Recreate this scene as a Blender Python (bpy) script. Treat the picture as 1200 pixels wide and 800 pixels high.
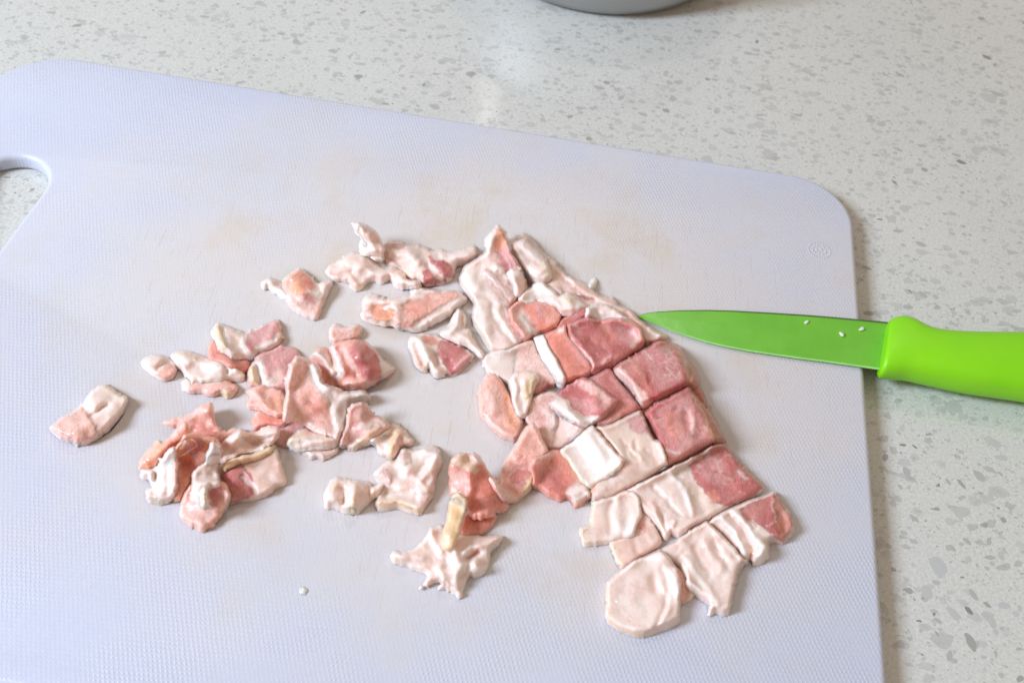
import bpy, bmesh, math, random
import numpy as np
from mathutils import Vector, Matrix
from mathutils.geometry import delaunay_2d_cdt

for o in list(bpy.data.objects):
    bpy.data.objects.remove(o, do_unlink=True)
S = bpy.context.scene
COL = S.collection

# ------------------------------------------------------------------ camera
PW, PH, FPX = 1200.0, 800.0, 1300.0
PITCH, ROLL = math.radians(50.0), math.radians(-7.0)
CAMZ = 0.3025                       # above the board top
TB = 0.0072                         # board thickness: counter is z = 0
FW = np.array([0, math.cos(PITCH), -math.sin(PITCH)])
UP0 = np.array([0, math.sin(PITCH), math.cos(PITCH)])
RT0 = np.array([1.0, 0, 0])
# a picture offset (X right, Y down) is turned by ROLL into the level frame
cr, sr = math.cos(ROLL), math.sin(ROLL)
RT = cr * RT0 - sr * UP0
UPV = sr * RT0 + cr * UP0
CAM = np.array([0, -0.235, CAMZ + TB])

def unproj(x, y, z):
    """pixel of the photograph -> point at height z (metres above the counter)"""
    x = np.asarray(x, float); y = np.asarray(y, float); z = np.asarray(z, float)
    a = (x - PW / 2) / FPX; b = -(y - PH / 2) / FPX
    d = a[..., None] * RT + b[..., None] * UPV + FW
    k = (z - CAM[2]) / d[..., 2]
    return CAM + d * k[..., None]

cd = bpy.data.cameras.new('camera')
cam = bpy.data.objects.new('camera', cd); COL.objects.link(cam)
cd.sensor_width = 36.0; cd.lens = 36.0 * FPX / PW
cd.clip_start = 0.01; cd.clip_end = 20
M = Matrix((RT, UPV, -FW)).transposed().to_4x4(); M.translation = Vector(CAM)
cam.matrix_world = M
cd.dof.use_dof = True
foc = unproj(620., 470., TB)
cd.dof.focus_distance = float(np.dot(foc - CAM, FW)); cd.dof.aperture_fstop = 18.0
S.camera = cam

# ------------------------------------------------------------------ light
w = bpy.data.worlds.new('World'); S.world = w; w.use_nodes = True
bg = w.node_tree.nodes['Background']
bg.inputs[0].default_value = (1.0, 0.84, 0.68, 1); bg.inputs[1].default_value = 0.425

def area(name, loc, target, sx, sy, power, color):
    l = bpy.data.lights.new(name, 'AREA'); l.shape = 'RECTANGLE'; l.size = sx; l.size_y = sy
    l.energy = power; l.color = color
    o = bpy.data.objects.new(name, l); COL.objects.link(o)
    o.location = loc
    o.rotation_euler = (Vector(target) - Vector(loc)).to_track_quat('-Z', 'Y').to_euler()
    return o

KD = Vector((-0.93, -0.32, 0.74)).normalized()
KL = KD * 1.6
area('window_light', tuple(KL), (0, 0.05, 0), 0.34, 0.48, 34.5, (0.68, 0.82, 1.0))
# small ceiling lamp beyond the counter: the wet glints on level surfaces
area('ceiling_lamp', (0.12, 1.25, 1.75), (0, 0.05, 0), 0.14, 0.14, 3.0, (1.0, 0.95, 0.88))
# narrow bright gap behind the counter that the polished stone mirrors
gp = unproj(572., 118., 0.0)
gd = gp - CAM; gr = Vector((gd[0], gd[1], -gd[2])).normalized()
gl = Vector(gp) + gr * 1.6
area('gap_light', tuple(gl), tuple(gp), 0.008, 0.17, 0.05, (1.0, 0.97, 0.92))

S.view_settings.view_transform = 'Standard'; S.view_settings.look = 'None'
S.view_settings.gamma = 1; S.view_settings.exposure = 0.07
S.render.engine = 'CYCLES'

# ------------------------------------------------------------------ helpers
def link(o, parent=None):
    COL.objects.link(o)
    if parent is not None: o.parent = parent
    return o

def mesh_obj(name, verts, faces, mat, parent=None, smooth=True, origin=None):
    me = bpy.data.meshes.new(name)
    v = np.asarray(verts, float)
    if origin is not None: v = v - np.asarray(origin)
    me.from_pydata(v.tolist(), [], [list(map(int, f)) for f in faces])
    if smooth: me.polygons.foreach_set('use_smooth', [True] * len(me.polygons))
    me.materials.append(mat); me.update()
    o = bpy.data.objects.new(name, me)
    link(o, parent)
    if origin is not None and parent is None: o.location = origin
    return o

def tag(o, label, cat, group=None):
    o['label'] = label; o['category'] = cat
    if group: o['group'] = group
    return o

class NT:
    def __init__(s, name):
        s.m = bpy.data.materials.new(name); s.m.use_nodes = True
        s.t = s.m.node_tree; s.b = s.t.nodes['Principled BSDF']
    def n(s, typ, **kw):
        q = s.t.nodes.new(typ)
        for k, v in kw.items():
            if k.startswith('i_'):
                q.inputs[k[2:].replace('_', ' ')].default_value = v
            else: setattr(q, k, v)
        return q
    def l(s, a, b): s.t.links.new(a, b)
    def math(s, op, a, b=None, clamp=False):
        q = s.t.nodes.new('ShaderNodeMath'); q.operation = op; q.use_clamp = clamp
        for i, v in enumerate((a, b)):
            if v is None: continue
            if isinstance(v, (int, float)): q.inputs[i].default_value = v
            else: s.l(v, q.inputs[i])
        return q.outputs[0]
    def ramp(s, fac, a, b, lo=0.0, hi=1.0):
        q = s.t.nodes.new('ShaderNodeMapRange'); q.interpolation_type = 'SMOOTHSTEP'
        q.inputs[1].default_value = a; q.inputs[2].default_value = b
        q.inputs[3].default_value = lo; q.inputs[4].default_value = hi
        s.l(fac, q.inputs[0]); return q.outputs[0]
    def mix(s, fac, a, b, mode='MIX'):
        q = s.t.nodes.new('ShaderNodeMix'); q.data_type = 'RGBA'; q.blend_type = mode
        for i, v in ((0, fac), (6, a), (7, b)):
            if isinstance(v, (int, float)): q.inputs[i].default_value = v
            elif isinstance(v, tuple): q.inputs[i].default_value = v if len(v) == 4 else v + (1,)
            else: s.l(v, q.inputs[i])
        return q.outputs[2]
    def noise(s, vec, scale, detail=3, rough=0.55, dist=0.0):
        q = s.n('ShaderNodeTexNoise'); q.inputs['Scale'].default_value = scale
        q.inputs['Detail'].default_value = detail; q.inputs['Roughness'].default_value = rough
        q.inputs['Distortion'].default_value = dist
        s.l(vec, q.inputs['Vector']); return q.outputs[0]
    def obj(s):
        return s.n('ShaderNodeTexCoord').outputs['Object']
    def bump(s, h, strength, dist, normal=None):
        q = s.n('ShaderNodeBump'); q.inputs['Strength'].default_value = strength
        q.inputs['Distance'].default_value = dist; s.l(h, q.inputs['Height'])
        if normal is not None: s.l(normal, q.inputs['Normal'])
        return q.outputs[0]

# ------------------------------------------------------------------ countertop
def mat_counter():
    t = NT('polished_quartz'); v = t.obj(); b = t.b
    base = t.mix(t.ramp(t.noise(v, 900, 2), 0.35, 0.7), (0.56, 0.545, 0.505), (0.655, 0.64, 0.60))
    base = t.mix(t.ramp(t.noise(v, 14, 3), 0.3, 0.75, 0, 0.25), base, (0.70, 0.69, 0.66))
    wob = t.n('ShaderNodeMix', data_type='VECTOR')
    nz = t.n('ShaderNodeTexNoise'); nz.inputs['Scale'].default_value = 500; t.l(v, nz.inputs['Vector'])
    add = t.n('ShaderNodeVectorMath', operation='MULTIPLY_ADD')
    add.inputs[1].default_value = (0.0016,) * 3
    t.l(nz.outputs['Color'], add.inputs[0]); t.l(v, add.inputs[2])
    vv = add.outputs[0]
    for scale, thr, colr, size, amt in ((260, 0.60, (0.42, 0.41, 0.385), 0.34, 0.7), (430, 0.55, (0.46, 0.445, 0.41), 0.36, 0.65),
                                        (430, 0.90, (0.20, 0.19, 0.17), 0.27, 0.7), (900, 0.80, (0.30, 0.285, 0.26), 0.33, 0.6), (700, 0.70, (0.38, 0.36, 0.33), 0.36, 0.6), (160, 0.52, (0.47, 0.465, 0.44), 0.42, 0.65), (240, 0.62, (0.36, 0.35, 0.325), 0.33, 0.55)):
        vo = t.n('ShaderNodeTexVoronoi'); vo.inputs['Scale'].default_value = scale
        mp = t.n('ShaderNodeMapping'); mp.inputs['Scale'].default_value = (1, 1.25, 0.02)
        mp.inputs['Rotation'].default_value = (0, 0, scale * 0.37)
        mp.inputs['Location'].default_value = (scale * 0.013, thr, 0)
        t.l(vv, mp.inputs['Vector']); t.l(mp.outputs[0], vo.inputs['Vector'])
        sp = t.n('ShaderNodeSeparateColor'); t.l(vo.outputs['Color'], sp.inputs[0])
        pick = t.math('GREATER_THAN', sp.outputs[0], thr)
        rad = t.math('MULTIPLY', sp.outputs[1], size)
        near = t.math('LESS_THAN', vo.outputs['Distance'], rad)
        base = t.mix(t.math('MULTIPLY', t.math('MULTIPLY', pick, near), amt), base, colr)
    # larger angular shards, only a little off the ground colour
    for scale, thr, c0, c1 in ((150, 0.87, (0.52, 0.515, 0.495), (0.42, 0.41, 0.39)), (260, 0.80, (0.50, 0.49, 0.46), (0.36, 0.35, 0.33))):
        mp = t.n('ShaderNodeMapping'); mp.inputs['Scale'].default_value = (scale, scale * 1.35, 0.02); mp.inputs['Rotation'].default_value = (0, 0, scale * 0.21)
        t.l(vv, mp.inputs['Vector'])
        v1 = t.n('ShaderNodeTexVoronoi'); v1.inputs['Scale'].default_value = 1; t.l(mp.outputs[0], v1.inputs['Vector'])
        v2 = t.n('ShaderNodeTexVoronoi', feature='DISTANCE_TO_EDGE'); v2.inputs['Scale'].default_value = 1; t.l(mp.outputs[0], v2.inputs['Vector'])
        sp = t.n('ShaderNodeSeparateColor'); t.l(v1.outputs['Color'], sp.inputs[0])
        gap = t.math('ADD', t.math('MULTIPLY', sp.outputs[1], 0.20), 0.07)
        m = t.math('MULTIPLY', t.math('GREATER_THAN', sp.outputs[0], thr), t.math('GREATER_THAN', v2.outputs['Distance'], gap))
        base = t.mix(t.math('MULTIPLY', m, 0.6), base, t.mix(sp.outputs[2], c0, c1))
    t.l(base, b.inputs['Base Color'])
    r = t.ramp(t.noise(v, 60, 3), 0.3, 0.7, 0.08, 0.12)
    t.l(r, b.inputs['Roughness'])
    return t.m

MC = mat_counter()
cx0, cx1, cy0, cy1, cth = -0.75, 0.75, -0.35, 0.75, 0.03
bm = bmesh.new()
bmesh.ops.create_cube(bm, size=1)
for q in bm.verts:
    q.co = Vector(((cx0 + cx1) / 2 + q.co.x * (cx1 - cx0), (cy0 + cy1) / 2 + q.co.y * (cy1 - cy0), -cth / 2 + q.co.z * cth))
bmesh.ops.bevel(bm, geom=list(bm.edges), offset=0.002, segments=2, affect='EDGES')
me = bpy.data.meshes.new('countertop'); bm.to_mesh(me); bm.free(); me.materials.append(MC)
counter = bpy.data.objects.new('countertop', me); link(counter); counter['kind'] = 'structure'

def mat_chip(name, colr):
    t = NT(name); v = t.obj()
    c = t.mix(t.ramp(t.noise(v, 500, 3), 0.3, 0.7), colr, tuple(min(1, k * 1.12) for k in colr))
    t.l(c, t.b.inputs['Base Color']); t.b.inputs['Roughness'].default_value = 0.17
    return t.m
CHM = [mat_chip('grey_stone_chip_%d' % i, c) for i, c in enumerate((
    (0.47, 0.465, 0.45), (0.41, 0.40, 0.38), (0.34, 0.33, 0.305), (0.52, 0.52, 0.505), (0.24, 0.23, 0.21)))]
rng = random.Random(11)

def chip_mesh(k, mi):
    r = random.Random(100 + k)
    n = r.randint(6, 9); asp = r.uniform(0.35, 0.8)
    pts = []
    for i in range(n):
        a = 2 * math.pi * (i + r.uniform(-0.32, 0.32)) / n
        rr = r.uniform(0.68, 1.05)
        pts.append((math.cos(a) * rr, math.sin(a) * rr * asp))
    # soften corners once
    q = []
    for i in range(n):
        a, b = pts[i], pts[(i + 1) % n]
        q += [(a[0] * .78 + b[0] * .22, a[1] * .78 + b[1] * .22), (a[0] * .22 + b[0] * .78, a[1] * .22 + b[1] * .78)]
    n = len(q)
    vs = [(x, y, 0.000012) for x, y in q] + [(x * 1.02, y * 1.02, -0.0003) for x, y in q]
    fs = [list(range(n))] + [[i, n + i, n + (i + 1) % n, (i + 1) % n] for i in range(n)] + [list(range(2 * n - 1, n - 1, -1))]
    me = bpy.data.meshes.new('stone_chip'); me.from_pydata(vs, [], fs); me.materials.append(CHM[mi]); me.update()
    return me
CH = [[chip_mesh(k + 20 * mi, mi) for k in range(6)] for mi in range(5)]

def put_chip(p, r, ang, mi):
    o = bpy.data.objects.new('stone_chip', CH[mi][rng.randrange(6)])
    o.location = (p[0], p[1], 0); o.scale = (r, r, 1); o.rotation_euler = (0, 0, ang)
    link(o, counter)

# chips that can be picked out in the photograph: x, y, half length in px, angle, shade
chips = [(487, 13, 8, 0, 1), (514, 12, 9, 0, 0), (552, 87, 9, 20, 2), (549, 103, 8, -20, 1), (510, 87, 6, 0, 2), (500, 98, 9, 60, 0),
         (653, 58, 6, 15, 2), (550, 46, 4, 0, 4), (634, 10, 9, -30, 0), (480, 29, 9, 5, 3), (472, 36, 8, 0, 1), (495, 100, 7, 80, 3), (517, 32, 9, 25, 0), (702, 103, 10, -20, 1),
         (711, 97, 6, -10, 2), (728, 115, 7, 70, 1), (668, 137, 6, 40, 2), (753, 134, 8, -20, 1), (612, 109, 7, 85, 3), (622, 146, 9, 0, 0),
         (690, 163, 6, -15, 2), (588, 144, 7, 0, 0), (673, 30, 6, 0, 1), (650, 46, 7, 20, 3), (829, 93, 5, -40, 2), (838, 94, 6, 0, 1),
         (877, 63, 8, 0, 1), (900, 62, 6, -10, 1), (887, 49, 5, 60, 4), (890, 135, 7, 20, 1), (935, 135, 7, 0, 1), (901, 155, 12, 10, 0),
         (1037, 88, 5, -20, 2), (1030, 99, 9, 15, 0), (1055, 88, 8, -30, 2), (1063, 68, 7, -40, 1), (993, 75, 7, 10, 1), (966, 80, 6, -30, 1), (993, 126, 9, -30, 0),
         (1085, 61, 7, -10, 1), (1150, 22, 6, 0, 2), (1122, 50, 5, -10, 2), (1158, 90, 6, -50, 1), (1168, 110, 10, -25, 1), (1102, 164, 8, 10, 1), (1080, 171, 7, 0, 1),
         (1052, 175, 8, -30, 1), (1121, 182, 8, -10, 1), (1127, 190, 8, -15, 4), (1144, 178, 9, 80, 0), (1171, 209, 8, 50, 0), (1048, 213, 6, -30, 1),
         (1031, 257, 5, 0, 4), (1052, 271, 9, 0, 1), (1060, 244, 9, 30, 0), (1081, 345, 8, -40, 1), (1064, 360, 10, 5, 1), (1026, 182, 6, 0, 1), (1049, 215, 6, -45, 2),
         (1083, 199, 6, -30, 2), (1036, 168, 10, 30, 3), (1016, 314, 8, -10, 2), (1017, 367, 9, 0, 2), (1066, 341, 4, -45, 4),
         (1062, 552, 9, -70, 1), (1058, 521, 6, 10, 4), (1072, 523, 5, -40, 4), (1088, 509, 6, 10, 2), (1053, 507, 5, -60, 1), (1165, 519, 10, -30, 0), (1174, 536, 11, 10, 0),
         (1147, 557, 11, -50, 1), (1172, 555, 6, -60, 1), (1127, 567, 10, -50, 2), (1111, 564, 7, -75, 1), (1100, 568, 4, 80, 4), (1150, 577, 4, 0, 2), (1161, 583, 6, -60, 0),
         (1097, 596, 6, 0, 2), (1071, 607, 9, -50, 1), (1154, 615, 6, 25, 2), (1176, 609, 6, 80, 2), (1159, 634, 8, 80, 1), (1116, 642, 8, -60, 1), (1133, 634, 9, -50, 1),
         (1160, 653, 9, 0, 1), (1135, 655, 7, 40, 0), (1100, 663, 18, -65, 0), (1086, 694, 12, -70, 0), (1141, 697, 11, -60, 1), (1177, 709, 10, 10, 0), (1157, 708, 7, -30, 2),
         (1118, 719, 14, -45, 0), (1136, 715, 8, -50, 4), (1138, 752, 16, -70, 2), (1113, 768, 10, 60, 1), (1099, 727, 8, -40, 1), (1077, 727, 5, 0, 4), (1195, 795, 8, 30, 2),
         (1167, 766, 6, 80, 1), (1167, 740, 6, -70, 0), (1098, 742, 5, -60, 2), (1194, 760, 6, 10, 1), (1195, 712, 7, 80, 0), (1042, 652, 6, 10, 3), (1047, 667, 5, -40, 2), (1037, 536, 8, 60, 2), (1065, 692, 7, -30, 2),
         (8, 208, 6, 10, 2), (30, 210, 5, 30, 1), (38, 222, 4, 20, 4), (12, 236, 7, 60, 0), (60, 15, 8, 0, 1), (123, 66, 7, 0, 1), (90, 30, 8, 10, 2), (190, 62, 8, 0, 1), (240, 20, 9, 5, 1), (300, 70, 8, 10, 0), (330, 40, 7, 0, 2), (390, 60, 9, 0, 1), (420, 90, 8, 10, 2), (372, 15, 6, 0, 1), (452, 122, 7, 0, 2)]
taken = []
for x, y, r, a, mi in chips:
    p = unproj(float(x), float(y), 0.0); q = unproj(x + 1.0, float(y), 0.0)
    put_chip(p, r * abs(q[0] - p[0]) * 0.9, math.radians(a), mi); taken.append((p[0], p[1]))
for i in range(182):
    p = (rng.uniform(-0.28, 0.34), rng.uniform(-0.2, 0.42))
    if min((p[0] - a) ** 2 + (p[1] - b) ** 2 for a, b in taken) < 0.006 ** 2: continue
    put_chip(p, rng.choice((0.0010, 0.0012, 0.0015, 0.0019, 0.0026)) * rng.uniform(0.8, 1.25), rng.uniform(0, 6.28), rng.choice((0, 0, 1, 1, 2, 3, 4)))
    taken.append(p)

# ------------------------------------------------------------------ cutting board
A, B = unproj(200., 89., TB), unproj(942., 208.7, TB)
C_, D_ = unproj(1000., 290., TB), unproj(1040., 800., TB)
ue = (B - A)[:2]; ue /= np.linalg.norm(ue)
ve = (D_ - C_)[:2]; ve /= np.linalg.norm(ve)
mtx = np.array([ue, -ve]).T
k = np.linalg.solve(mtx, C_[:2] - A[:2])
corner = A[:2] + ue * k[0]
vn = np.array([ue[1], -ue[0]])          # true right angle to the top edge, towards the camera
vn = vn if vn @ ve > 0 else -vn
vm = (vn + ve); vm /= np.linalg.norm(vm)
BL = float((corner - unproj(-56., 150., TB)[:2]) @ ue)   # board length
BW = 0.265

def to_board(x, y, z=TB):
    p = unproj(x, y, z)[..., :2] - corner
    m = np.array([-ue, vm]).T
    return np.linalg.solve(m, p.T).T     # (s from right edge to the left, t from the far edge towards the camera)
def from_board(s, t):
    return corner - ue * s + vm * t

def mat_board():
    t = NT('white_polyethylene'); v = t.obj(); b = t.b
    sep = t.n('ShaderNodeSeparateXYZ'); t.l(v, sep.inputs[0]); X, Y = sep.outputs[0], sep.outputs[1]
    wear = t.noise(v, 22, 4, 0.6)
    ctr = unproj(540., 390., TB); ctr2 = unproj(480., 300., TB)
    def ell(c, rx, ry):
        mp = t.n('ShaderNodeMapping', vector_type='POINT')
        mp.inputs['Location'].default_value = (-c[0] / rx, -c[1] / ry, 0)
        mp.inputs['Scale'].default_value = (1 / rx, 1 / ry, 0)
        t.l(v, mp.inputs['Vector'])
        ln = t.n('ShaderNodeVectorMath', operation='LENGTH'); t.l(mp.outputs[0], ln.inputs[0])
        return ln.outputs['Value']
    d1 = ell(ctr, 0.175, 0.125)
    used = t.ramp(t.math('ADD', d1, t.math('MULTIPLY', t.math('SUBTRACT', wear, 0.5), 0.9)), 0.35, 1.25, 1, 0)
    # stains of earlier meals, blotchy, strongest around where people cut
    st = t.ramp(t.noise(v, 38, 4, 0.6, 0.1), 0.46, 0.80)
    st = t.math('MULTIPLY', st, used)
    st2 = t.math('MULTIPLY', used, 0.75)  # broad stain tint; also puts warm shade around the meat into the colour
    col = t.mix(t.ramp(t.noise(v, 9, 3), 0.3, 0.7), (0.56, 0.575, 0.685), (0.60, 0.61, 0.70))
    col = t.mix(st2, col, (0.70, 0.62, 0.56))
    col = t.mix(t.math('MULTIPLY', st, 0.50), col, (0.62, 0.46, 0.28))
    # fine darkened knife scores
    def scores(rot, sc, thr):
        mp = t.n('ShaderNodeMapping'); mp.inputs['Rotation'].default_value = (0, 0, rot)
        mp.inputs['Scale'].default_value = (sc, sc * 0.035, 0)
        t.l(v, mp.inputs['Vector'])
        n = t.noise(mp.outputs[0], 1.0, 2, 0.5)
        return t.ramp(n, thr, thr + 0.05)
    sc = t.math('MAXIMUM', scores(0.25, 1500, 0.66), t.math('MAXIMUM', scores(-0.5, 1300, 0.67), scores(1.2, 1400, 0.685)))
    scu = t.math('MULTIPLY', sc, used)
    col = t.mix(t.math('MULTIPLY', scu, 0.14), col, (0.50, 0.36, 0.22))
    t.l(col, b.inputs['Base Color'])
    # woven-looking embossing, rubbed flat where it is used
    ang = math.atan2(ue[1], ue[0])
    mp = t.n('ShaderNodeMapping', vector_type='POINT'); mp.inputs['Rotation'].default_value = (0, 0, -ang)
    t.l(v, mp.inputs['Vector'])
    nz = t.n('ShaderNodeTexNoise'); nz.inputs['Scale'].default_value = 260; t.l(v, nz.inputs['Vector'])
    ad = t.n('ShaderNodeVectorMath', operation='MULTIPLY_ADD'); ad.inputs[1].default_value = (0.0007,) * 3
    t.l(nz.outputs['Color'], ad.inputs[0]); t.l(mp.outputs[0], ad.inputs[2])
    s2 = t.n('ShaderNodeSeparateXYZ'); t.l(ad.outputs[0], s2.inputs[0])
    P = 2 * math.pi / 0.0028
    wx = t.math('SINE', t.math('MULTIPLY', t.math('ADD', s2.outputs[0], t.math('MULTIPLY', s2.outputs[1], 0.45)), P))
    wy = t.math('SINE', t.math('MULTIPLY', t.math('SUBTRACT', s2.outputs[1], t.math('MULTIPLY', s2.outputs[0], 0.10)), P))
    grid = t.math('MAXIMUM', t.math('ABSOLUTE', wx), t.math('ABSOLUTE', wy))
    grid = t.math('POWER', grid, 3.0)
    patch = t.ramp(t.noise(v, 30, 3, 0.6), 0.38, 0.60, 0.30, 1.0)
    amp = t.math('MULTIPLY', patch, t.math('SUBTRACT', 1.0, t.math('MULTIPLY', used, 0.75)))
    h = t.math('MULTIPLY', grid, amp)
    h = t.math('ADD', h, t.math('MULTIPLY', t.noise(v, 1500, 3, 0.6), 0.55))
    h = t.math('SUBTRACT', h, t.math('MULTIPLY', scu, 0.5))
    t.l(t.bump(h, 0.6, 0.00017), b.inputs['Normal'])
    t.l(t.ramp(t.noise(v, 400, 4), 0.3, 0.7, 0.30, 0.46), b.inputs['Roughness'])
    b.inputs['Subsurface Weight'].default_value = 0.25
    b.inputs['Subsurface Radius'].default_value = (1.0, 0.95, 0.9)
    b.inputs['Subsurface Scale'].default_value = 0.002
    return t.m
MBOARD = mat_board()

def rounded_loop(ptsr, seg=14):
    """closed loop through corners given as (x, y, radius)"""
    n = len(ptsr); out = []
    for i in range(n):
        p = np.array(ptsr[i][:2]); r = ptsr[i][2]
        a = np.array(ptsr[i - 1][:2]) - p; b = np.array(ptsr[(i + 1) % n][:2]) - p
        a /= np.linalg.norm(a); b /= np.linalg.norm(b)
        th = math.acos(max(-1, min(1, a @ b))); d = r / math.tan(th / 2)
        h = (a + b) / np.linalg.norm(a + b); c = p + h * r / math.sin(th / 2)
        s = p + a * d - c; e = p + b * d - c
        a0 = math.atan2(s[1], s[0]); a1 = math.atan2(e[1], e[0])
        da = (a1 - a0 + math.pi) % (2 * math.pi) - math.pi
        for k in range(seg + 1):
            q = a0 + da * k / seg; out.append(c + r * np.array([math.cos(q), math.sin(q)]))
    return np.array(out)

R1, R2 = 0.026, 0.030
MG = 0.0016
outer = rounded_loop([tuple(from_board(-MG * .7, -MG)) + (R1,), tuple(from_board(BL, -MG)) + (R2,),
                      tuple(from_board(BL, BW)) + (R2,), tuple(from_board(-MG * .7, BW)) + (R1,)])
hole_px = [(-13, 189), (0, 186), (14, 183.5), (30, 184), (44, 189), (53, 198), (55.5, 209), (52, 220), (42, 234), (22, 260), (0, 290), (-12, 304), (-24, 309), (-33, 300), (-37, 270), (-34, 235), (-26, 200)]
hole = np.array([unproj(float(x), float(y), TB)[:2] for x, y in hole_px])
def catmull(P, k=6):
    n = len(P); out = []
    for i in range(n):
        p0, p1, p2, p3 = P[i - 1], P[i], P[(i + 1) % n], P[(i + 2) % n]
        for j in range(k):
            u = j / k
            out.append(0.5 * (2 * p1 + (p2 - p0) * u + (2 * p0 - 5 * p1 + 4 * p2 - p3) * u * u + (3 * p1 - p0 - 3 * p2 + p3) * u ** 3))
    return np.array(out)
hole = catmull(hole)
cu = bpy.data.curves.new('cutting_board', 'CURVE'); cu.dimensions = '2D'; cu.fill_mode = 'BOTH'
for lp in (outer, hole):
    sp = cu.splines.new('POLY'); sp.points.add(len(lp) - 1); sp.use_cyclic_u = True
    for q, p in zip(sp.points, lp): q.co = (p[0], p[1], 0, 1)
BV = 0.0022
cu.extrude = TB / 2 - BV; cu.bevel_depth = BV; cu.bevel_resolution = 4; cu.offset = -BV
tmp = bpy.data.objects.new('tmp_board', cu); COL.objects.link(tmp)
bpy.context.view_layer.update()
dg = bpy.context.evaluated_depsgraph_get()
me = bpy.data.meshes.new_from_object(tmp.evaluated_get(dg)); me.name = 'cutting_board'
bpy.data.objects.remove(tmp, do_unlink=True)
bm = bmesh.new(); bm.from_mesh(me); bmesh.ops.remove_doubles(bm, verts=bm.verts, dist=1e-6)
bmesh.ops.translate(bm, verts=bm.verts, vec=(0, 0, TB / 2 + 0.00002)); bm.to_mesh(me); bm.free()
me.materials.clear(); me.materials.append(MBOARD)
me.polygons.foreach_set('use_smooth', [True] * len(me.polygons)); me.set_sharp_from_angle(angle=math.radians(30))
board = bpy.data.objects.new('cutting_board', me); link(board)
tag(board, 'white plastic cutting board with rounded corners and a handle hole', 'cutting board')
# moulded round mark near the corner: a cluster of tiny raised strokes
vs, fs = [], []
mc = unproj(960., 293., TB)
mk = random.Random(5)
def dot(px, py, rx, ry, h):
    b0 = len(vs); n = 7
    for ring, (sc_, z) in enumerate(((1, -0.0002), (0.95, h * 0.5), (0.5, h))):
        for i in range(n):
            a = 2 * math.pi * i / n; vs.append((px + math.cos(a) * rx * sc_, py + math.sin(a) * ry * sc_, TB + z))
    for r_ in range(2):
        for i in range(n):
            j = (i + 1) % n; fs.append([b0 + r_ * n + i, b0 + r_ * n + j, b0 + (r_ + 1) * n + j, b0 + (r_ + 1) * n + i])
    fs.append([b0 + 2 * n + i for i in range(n)])
for i in range(26):
    a = 2 * math.pi * i / 26; dot(mc[0] + math.cos(a) * 0.0043, mc[1] + math.sin(a) * 0.0043, 0.0005, 0.0004, 0.00016)
for r_, n in ((0.0026, 11), (0.0011, 5)):
    for i in range(n):
        a = 2 * math.pi * (i + mk.uniform(-.3, .3)) / n
        dot(mc[0] + math.cos(a) * r_, mc[1] + math.sin(a) * r_, mk.uniform(0.0003, 0.0006), mk.uniform(0.0003, 0.0006), 0.00018)
mesh_obj('moulded_mark', vs, fs, MBOARD, board)

# ------------------------------------------------------------------ steel bowl
def mat_steel():
    t = NT('brushed_steel'); v = t.obj()
    mp = t.n('ShaderNodeMapping'); mp.inputs['Scale'].default_value = (30, 30, 900); t.l(v, mp.inputs['Vector'])
    n = t.noise(mp.outputs[0], 1.0, 3)
    t.l(t.mix(n, (0.44, 0.44, 0.43), (0.54, 0.54, 0.53)), t.b.inputs['Base Color'])
    t.b.inputs['Metallic'].default_value = 1.0
    t.l(t.ramp(n, 0.3, 0.7, 0.52, 0.60), t.b.inputs['Roughness'])
    return t.m
MSTEEL = mat_steel()
nb = unproj(728., 25.0, 0.0)
RB = 0.068
rt_ = (unproj(745., 17., 0.0) - unproj(725., 17., 0.0))[:2]; rt_ /= np.linalg.norm(rt_)
aw_ = np.array([-rt_[1], rt_[0]])
bc = (nb[0] + aw_[0] * RB, nb[1] + aw_[1] * RB, 0.0)
outp = [(0.0, 0.0012), (RB * .90, 0.0010), (RB * .96, 0.0020), (RB - 0.0006, 0.0050), (RB + 0.0012, 0.010), (RB + 0.0026, 0.020), (RB + 0.0034, 0.040), (RB + 0.0038, 0.064), (RB + 0.004, 0.080)]
rim = [(RB + 0.005, 0.0803), (RB + 0.0062, 0.0808), (RB + 0.0062, 0.0818), (RB + 0.004, 0.082), (RB + 0.002, 0.0812)]
outp = [(r, z if z < 0.006 else 0.005 + (z - 0.005) * 0.62) for r, z in outp]
rim = [(r, 0.005 + (z - 0.005) * 0.62) for r, z in rim]
inp = [(r - 0.0011, z + 0.0006) for r, z in outp[::-1][:-1]] + [(0.0, 0.0022)]
def lathe(name, prof, mat, parent, n=96):
    vs, fs = [], []
    for r, z in prof:
        for i in range(n):
            a = 2 * math.pi * i / n; vs.append((r * math.cos(a), r * math.sin(a), z))
    for j in range(len(prof) - 1):
        for i in range(n):
            k = (i + 1) % n; fs.append([j * n + i, j * n + k, (j + 1) * n + k, (j + 1) * n + i])
    o = mesh_obj(name, vs, fs, mat, parent)
    bm = bmesh.new(); bm.from_mesh(o.data); bmesh.ops.remove_doubles(bm, verts=bm.verts, dist=1e-6); bm.to_mesh(o.data); bm.free()
    return o
bowl = bpy.data.objects.new('mixing_bowl', None); link(bowl); bowl.location = bc; bowl.empty_display_size = 0.02
tag(bowl, 'brushed steel mixing bowl standing on the stone counter behind the board', 'bowl')
lathe('bowl_wall', outp + inp, MSTEEL, bowl)
lathe('rolled_rim', rim + rim[:1], MSTEEL, bowl)

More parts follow.
